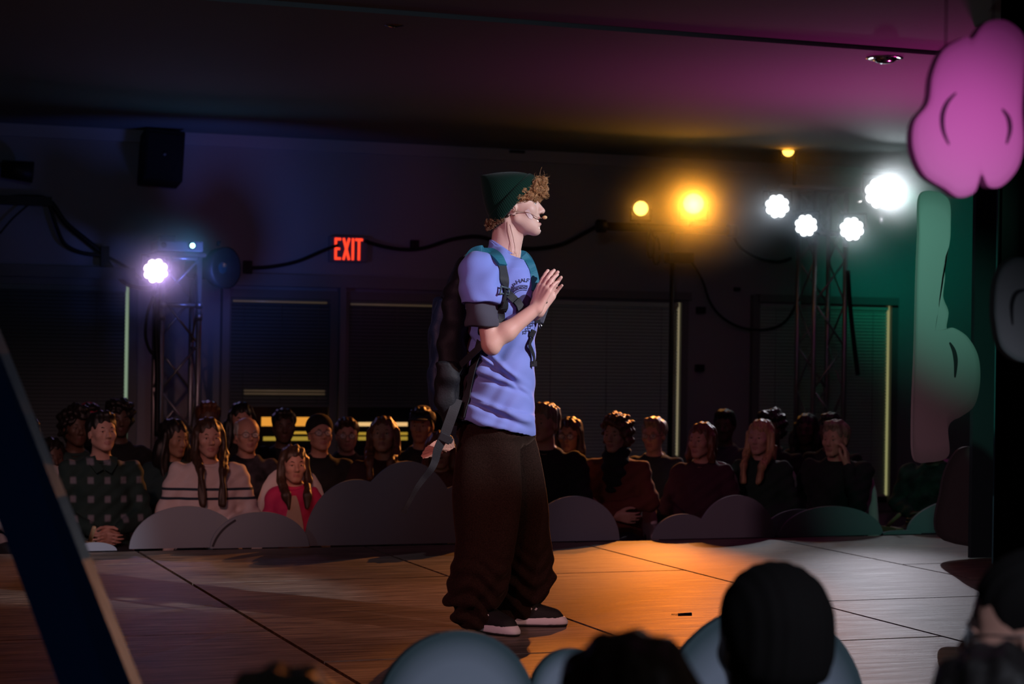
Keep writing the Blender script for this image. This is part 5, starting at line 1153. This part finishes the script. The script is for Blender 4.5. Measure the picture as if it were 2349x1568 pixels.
    if style == 'short': A = HP(capp + [E((.045, 0, .100), (.052, .062, .030), .02), E((-.05, 0, -.01), (.062, .072, .060), .02), facec, Bx((-.02, 0, -.115), (.2, .2, .055), 0, .01, 's')] + [E((.0, s * .09, -.02), (.030, .02, .035), .006, 's') for s in (-1, 1)])
    elif style == 'crop': A = HP([E((-.018, 0, .040), (.105, .084, .091), .01), E((-.045, 0, -.015), (.068, .074, .065), .03), E((.115, 0, -.045), (.078, .09, .10), .02, 's'), Bx((.03, 0, -.125), (.2, .2, .06), 0, .03, 's')]); D = lambda v: .0012 * np.sin(v[:, 1] * 300)
    elif style == 'balding': A = HP([E((-.028, 0, .032), (.096, .088, .086), .01), E((.035, 0, .125), (.09, .050, .045), .02, 's'), E((.110, 0, -.0), (.075, .082, .11), .012, 's'), Bx((-.02, 0, -.11), (.2, .2, .055), 0, .01, 's')])
    elif style == 'curly': A = HP([E((-.020, 0, .050), (.118, .102, .098), .01), E((.05, 0, .105), (.055, .075, .035), .02), E((-.04, 0, -.02), (.08, .095, .07), .02), facec]); D = cur
    elif style in ('long', 'pigtails', 'longdark', 'bob', 'updo', 'halfup', 'wavy'):
        A = capp + [E((-.05, 0, -.02), (.065, .080, .09), .02)]
        zl = {'long': -.30, 'pigtails': -.27, 'longdark': -.42, 'bob': -.13, 'updo': -.03, 'halfup': -.40, 'wavy': -.26}[style]
        if style != 'updo':
            for s in (-1, 1):
                yo = .062 if style not in ('bob', 'wavy') else .082
                fx = style in ('long', 'halfup', 'pigtails', 'longdark'); A += [Cc((.005, s * .078, .03), (.012, s * .090, -.10), .026, .026, .02)]
                if fx: A += [Cc((.012, s * .088, -.10), (.105, s * yo * 1.1, -.19), .027, .025, .02), Cc((.105, s * yo * 1.1, -.19), (.128, s * yo * .95, zl), .026, .020 if style != 'pigtails' else .012, .02)]
                else: A += [Cc((.012, s * .088, -.10), (.03 if zl < -.2 else 0, s * yo * 1.15, zl), .027, .022, .02)]
                if style == 'wavy': A += [E((-.02, s * .10, -.10), (.05, .04, .10), .03)]
            A += [Lf([(zl * .9, -.06, 0, .035, .085), (-.05, -.07, 0, .045, .085)], k=.03)] if style != 'pigtails' else []
        if style == 'updo': A += [E((-.09, 0, .08), (.045, .045, .045), .01)]
        A += [Prim('e', ((.108, 0, -.035), (.078, .072, .098)), .010, 's'), Prim('c', ((.09, 0, -.09), (.06, 0, -.16), .055, .05), .008, 's'), E((.01, 0, .14), (.12, .004, .012), .008, 's')]
        A = HP(A)
    if A: sdf_obj('hair', A, .007 if detail else .009, HR[hair], t, D)
    if hat:
        kind, hc = hat; mh_ = mat('hat_' + str(px), hc, .9, bump=.4, bscale=120)
        if kind == 'beanie': sdf_obj('beanie', HP([E((-.020, 0, .060), (.108, .092, .090), .01), facec, Bx((0, 0, -.08), (.2, .2, .09), 0, .006, 's')]), .007, mh_, t)
        else: sdf_obj('cap', HP([E((-.018, 0, .052), (.107, .088, .088), .01), Bx((0, 0, -.055), (.2, .2, .09), 0, .005, 's'), E((.115, 0, .045), (.065, .070, .008), .008)]), .007, mh_, t)
    if glasses:
        g = MB()
        for s in (-1, 1):
            c = Vector((.095, s * .032, -.002)); g.tube([H(c.x - .010 * abs(math.cos(a)) * (1 if s * math.cos(a) > 0 else 0), c.y + .024 * math.cos(a), c.z + .018 * math.sin(a)) for a in [2 * math.pi * k / 16 for k in range(16)]], .0016, 5, closed=True); g.tube([H(.085, s * .056, .0), H(-.01, s * .084, .006)], .0015, 4)
        g.tube([H(.096, .009, .003), H(.098, 0, .006), H(.096, -.009, .003)], .0015, 4); go = g.build('glasses', M_glass_frame, t)
        for s in (-1, 1): MB().sphere(H(.094, s * .032, -.002), .020 * sc, 12, (.08, 1.05, .85), MHd.to_3x3().normalized()).build('lens', M_glass, go)
    # clothes
    tm = top or mat('dark_top', (.012, .014, .018), .9)
    q = .016
    C_ = [Lf([(bz(.50), 0, 0, .135, .175 * w), (bz(.62), .01, 0, .135, .17 * w), (bz(.82), .01, 0, .125, .168 * w), (bz(.96), .0, 0, .112, .172 * w), (bz(1.02), -.008, 0, .088, .15 * w), (bz(1.055), -.012, 0, .070, .10 * w), (bz(1.08), -.014, 0, .062, .066)], 2.3, k=.02)]
    for i, s in enumerate((1, -1)):
        S = (-.01, s * sw, bz(.995)); e = Vector(el[i]); w2 = e.lerp(Vector(wr[i]), .90)
        C_ += [Cc(S, tuple(e), .062 * w + (.006 if wide > 1.05 else 0), .052 * w, .03), Cc(tuple(e), tuple(w2), .052 * w, .038, .02)]
    C_ += [Cc((.012, 0, bz(1.05)), (.03, 0, bz(1.13)), .048, .056, .012, 's')]
    fw = fl.uniform(0, 6)
    def cfold(v): return .006 * np.sin(v[:, 2] * 42 + v[:, 1] * 22 + fw) * np.sin(v[:, 1] * 16 + fw) + .0035 * np.sin(v[:, 2] * 75 - v[:, 1] * 60 + fw)
    sdf_obj('top', C_, .010 if detail else .014, tm, t, cfold)
    col = MB(); cc = []
    for k in range(20): a = 2 * math.pi * k / 20; cc.append((-.008 + .062 * math.cos(a), .066 * math.sin(a), bz(1.065) - .018 * math.cos(a)))
    col.tube(cc, .011, 7, closed=True); col.build('collar', tm, t)
    T_ = []
    for s in (-1, 1): T_ += [Cc((-.02, s * .09, .53), (.43, s * .10, .525), .100, .070, .03), Cc((.43, s * .10, .52), (.44, s * .10, .12), .066, .055, .02)]
    sdf_obj('trousers', T_, .016, M_trou, t)
    if row == 1:
        for s in (-1, 1): sdf_obj('shoe', [Cc((.42, s * .10, .048), (.58, s * .12, .040), .046, .038, .02)], .011, M_shoeA, t)
    if extra: extra(t, H, bz, w, MHd)
    if chair: make_chair(t.location.x, t.location.y, rz, 'stacking chair under the ' + (hlabel or label.split(' with ')[0].split(' in ')[0].replace('seated ', '')), grp=None)
    return t
def jacket_opening(m_in):
    def f(t, H, bz, w, MHd):
        MB().ribbon(smooth_path([(.128, .0, bz(1.0)), (.146, 0, bz(.93)), (.152, 0, bz(.82)), (.158, 0, bz(.68))], 4), Vector((1, 0, 0)), [lerp(.02, .11, min(1, i / 9)) for i in range(13)], .004).build('inner_shirt', m_in, t)
    return f
def placket(t, H, bz, w, MHd):
    for s in (-1, 1):
        MB().ribbon([(.055, s * .062, bz(1.075)), (.095, s * .055, bz(1.045)), (.125, s * .022, bz(1.0))], Vector((.7, s * .2, .6)), .045, .006).build('collar_flap', MATS.get('plaid_ref'), t)
MATS['plaid_ref'] = plaid()
cream = striped('cream_navy_knit', (.66, .56, .56), (.015, .03, .05), [(.905, .920), (.852, .867)])
pink = mat('hot_pink_jacket', (.62, .03, .13), .7, bump=.2, bscale=90); beige = mat('beige_sweater', (.50, .34, .27), .9)
dk = lambda n, c: mat('cloth_' + n, c, .88, bump=.2, bscale=120)
seated(235, 945, 1, 'young man with short dark hair in a dark green plaid shirt', 'm', 'pale', 'black', 'short', MATS['plaid_ref'], yaw=8, hyaw=14, pitch=8, wide=1.06, extra=placket, hlabel='young man in plaid')
seated(480, 959, 1, 'woman with very long dark hair in a cream sweater with navy stripes', 'f', 'rosy', 'brown', 'halfup', cream, yaw=6, hyaw=4, pitch=4, wide=1.12, mouth=.003, hlabel='woman in the cream sweater')
seated(675, 1022, 1, 'girl with two dark ponytails in a bright pink jacket', 'f', 'rosy', 'brown', 'pigtails', pink, yaw=2, hyaw=10, pitch=2, scale=.94, wide=.80, y=11.05, extra=jacket_opening(beige), hlabel='girl in pink')
seated(880, 955, 1, 'woman with dark hair rimmed by orange light, looking up, left of the performer', 'f', 'tan', 'auburn', 'long', dk('wine', (.035, .010, .014)), yaw=4, hyaw=-10, pitch=14, wide=1.0, y=11.55, extra=jacket_opening(beige), hlabel='woman left of the performer')
seated(1250, 925, 1, 'man with short greying sideburns in a black sweater right beside the performer', 'm', 'rosy', 'greybrown', 'short', dk('black', (.012, .011, .012)), yaw=-14, hyaw=-20, pitch=4, wide=1.12, scale=1.05, hlabel='man beside the performer')
seated(1414, 955, 1, 'person with curly hair and dark scarf, arms crossed over a brown jacket', 'f', 'rosy', 'auburn', 'curly', dk('rust', (.14, .035, .022)), yaw=-12, hyaw=-14, pitch=2, arms='cross', wide=1.05, y=11.45, extra=lambda t, H, bz, w, M: sdf_obj('scarf', [Lf([(bz(.86), .10, 0, .04, .05), (bz(.98), .075, 0, .06, .08), (bz(1.10), .0, 0, .085, .088), (bz(1.14), .01, 0, .07, .072)], k=.02)], .012, dk('scarf', (.008, .012, .014)), t, lambda v: .008 * np.sin(v[:, 2] * 90 + v[:, 1] * 20)), hlabel='curly haired person')
seated(1610, 970, 1, 'woman with chin-length brown hair in a black coat edged by pink light', 'f', 'rosy', 'auburn', 'bob', dk('coat', (.05, .014, .030)), yaw=-14, hyaw=-18, pitch=4, wide=1.02, y=11.5, hlabel='woman in the black coat')
seated(1745, 963, 1, 'woman with long straight blonde hair in a dark green jacket', 'f', 'pale', 'blonde', 'long', dk('green', (.012, .035, .026)), yaw=-16, hyaw=-10, pitch=2, wide=1.0, y=11.55, hlabel='blonde woman')
seated(1917, 965, 1, 'short-haired person in black resting a cheek on one hand', 'm', 'rosy', 'greybrown', 'short', dk('black2', (.010, .011, .013)), yaw=-18, hyaw=-12, pitch=0, arms='cheek', wide=1.08, scale=1.03, y=11.45, hlabel='person with hand on cheek')
seated(2142, 982, 1, 'dark figure in a dark green patterned jacket near the right edge, front row', 'm', 'dark', 'black', 'short', mat('camo_green', (.012, .035, .028), .9, vary=.8, bscale=12), yaw=-20, hyaw=-10, wide=1.12, y=11.6, hlabel='figure in the green jacket')
seated(62, 962, 1, 'person in a white shirt half hidden behind the leaning blue plank', 'm', 'tan', 'black', 'short', dk('white', (.42, .42, .46)), yaw=10, hyaw=20, y=11.55, hlabel='person in white behind the plank')
R2 = [
 (400, 963, 2, 'woman with long wavy black hair in a teal top, head turned to the right', 'f', 'tan', 'black', 'wavy', dk('teal', (.015, .04, .045)), dict(yaw=14, hyaw=26, pitch=-3)),
 (568, 955, 2, 'elderly man with thin grey hair and glasses in a dark plaid shirt', 'm', 'rosy', 'grey', 'balding', mat('dark_check', (.04, .035, .045), .9, vary=.8, bscale=14), dict(yaw=8, hyaw=6, pitch=6, glasses=True)),
 (735, 958, 2, 'person with glasses and black knit beanie in a black zip jacket', 'm', 'rosy', None, 'none', dk('black3', (.010, .011, .014)), dict(yaw=6, hyaw=8, pitch=12, glasses=True, hat=('beanie', (.010, .008, .010)))),
 (968, 934, 2, 'man in a dark cap, half hidden by the backpack', 'm', 'tan', 'black', 'short', dk('black4', (.012, .012, .014)), dict(yaw=2, hyaw=-16, hat=('cap', (.03, .03, .045)))),
 (1307, 958, 2, 'person with glasses in the shade behind the man beside the performer', 'f', 'tan', 'brown', 'bob', dk('black5', (.014, .016, .018)), dict(yaw=-10, hyaw=-6, glasses=True)),
 (1500, 958, 2, 'older person with grey hair and glasses behind the curly haired person', 'f', 'rosy', 'greybrown', 'short', dk('slate', (.03, .04, .045)), dict(yaw=-12, hyaw=-10, glasses=True)),
 (175, 936, 2, 'shadowed person with dark curly hair just left of the man in plaid', 'm', 'dark', 'black', 'curly', dk('teal2', (.02, .05, .05)), dict(yaw=8, hyaw=12)),
 (1770, 945, 2, 'dark-haired figure sitting behind the blonde woman', 'm', 'dark', 'black', 'curly', dk('black6', (.010, .012, .014)), dict(yaw=-14)),
 (1905, 948, 2, 'figure mostly covered by the person resting a cheek on one hand', 'm', 'dark', 'black', 'short', dk('black7', (.010, .012, .014)), dict(yaw=-14)),
 (796, 958, 3, 'ruddy person with glasses between the black beanie and the orange rimmed hair', 'm', 'rosy', 'brown', 'short', dk('maroon', (.03, .010, .012)), dict(yaw=4, glasses=True)),
 (652, 938, 3, 'dark head in front of the orange lit door glass', 'm', 'dark', 'black', 'short', dk('black8', (.012, .012, .013)), dict(yaw=4)),
 (555, 924, 3, 'dark-haired woman right behind the elderly man', 'f', 'rosy', 'black', 'wavy', dk('black9', (.012, .012, .013)), dict(yaw=6)),
 (478, 921, 3, 'dim reddish head above the woman in the cream sweater', 'm', 'dark', 'auburn', 'short', dk('red', (.06, .012, .012)), dict(yaw=6)),
 (275, 921, 3, 'dark head below the bright window slit, back rows at left', 'm', 'dark', 'black', 'curly', dk('black10', (.010, .012, .013)), dict(yaw=8)),
 (205, 926, 3, 'person in a dull red cap above the man in plaid', 'm', 'dark', 'black', 'short', dk('black11', (.010, .012, .013)), dict(yaw=8, hat=('cap', (.28, .03, .05)))),
 (1662, 940, 3, 'tall dark head between the black coat and the blonde hair', 'm', 'dark', 'black', 'short', dk('grey', (.05, .05, .06)), dict(yaw=-12)),
 (1850, 950, 3, 'dark figure with loose hair between blonde woman and the right truss', 'f', 'dark', 'black', 'wavy', dk('black12', (.010, .012, .014)), dict(yaw=-14)),
 (118, 1005, 2, 'dark-haired head low between the plank and the man in plaid', 'f', 'dark', 'black', 'wavy', dk('black13', (.008, .010, .012)), dict(yaw=10, hyaw=10)),
 (1010, 990, 1, 'person in dark clothes hidden behind the hanging strap and trousers', 'f', 'tan', 'auburn', 'bob', dk('rust2', (.10, .03, .02)), dict(yaw=0, y=11.6)),
]
for px, pt, rw, lab, sx, sk, ha, stl, tp_, kw in R2: seated(px, pt, rw, lab, sx, sk, ha, stl, tp_, detail=0 if rw > 2 else 1, chair=False, **kw)
# ------------------------------------------------------------------ people in the near rows, seen from behind
def near_person(px, ptop, d, label, hair, style, top, yaw, sex='m', skin='tan', scale=1.0, glasses=False, pitch=0, **k):
    hd = on_d(px, ptop, d); 
    dirv = math.degrees(math.atan2(-hd.y, -hd.x))
    t = seated(px, ptop, 5, label, sex, skin, hair, style, top, yaw=yaw, y=hd.y, chair=False, scale=scale, glasses=glasses, pitch=pitch, **k)
    return t
near_person(1772, 1292, 3.2, 'near head with close-cropped black hair, silhouetted before the big near cloud', 'black', 'crop', dk('nearblack', (.010, .011, .012)), -155, 'm', 'dark', 1.04)
near_person(1452, 1458, 2.35, 'blurred head with dark hair and pinkish highlights at the bottom edge', 'brown', 'long', dk('nearblack2', (.010, .011, .012)), 172, 'f', 'tan')
near_person(2372, 1262, 3.0, 'person wearing glasses, face in profile, cut by the right edge', 'black', 'crop', dk('nearblack3', (.012, .012, .014)), -95, 'm', 'rosy', 1.0, True)
near_person(2292, 1484, 2.5, 'blurred dark head in the lower right corner', 'black', 'long', dk('nearblack4', (.010, .011, .012)), 175, 'f', 'dark')
near_person(655, 1538, 2.3, 'pale blurred hair just reaching the bottom edge left of centre', 'blonde', 'long', dk('nearblack5', (.03, .02, .02)), 175, 'f', 'tan')
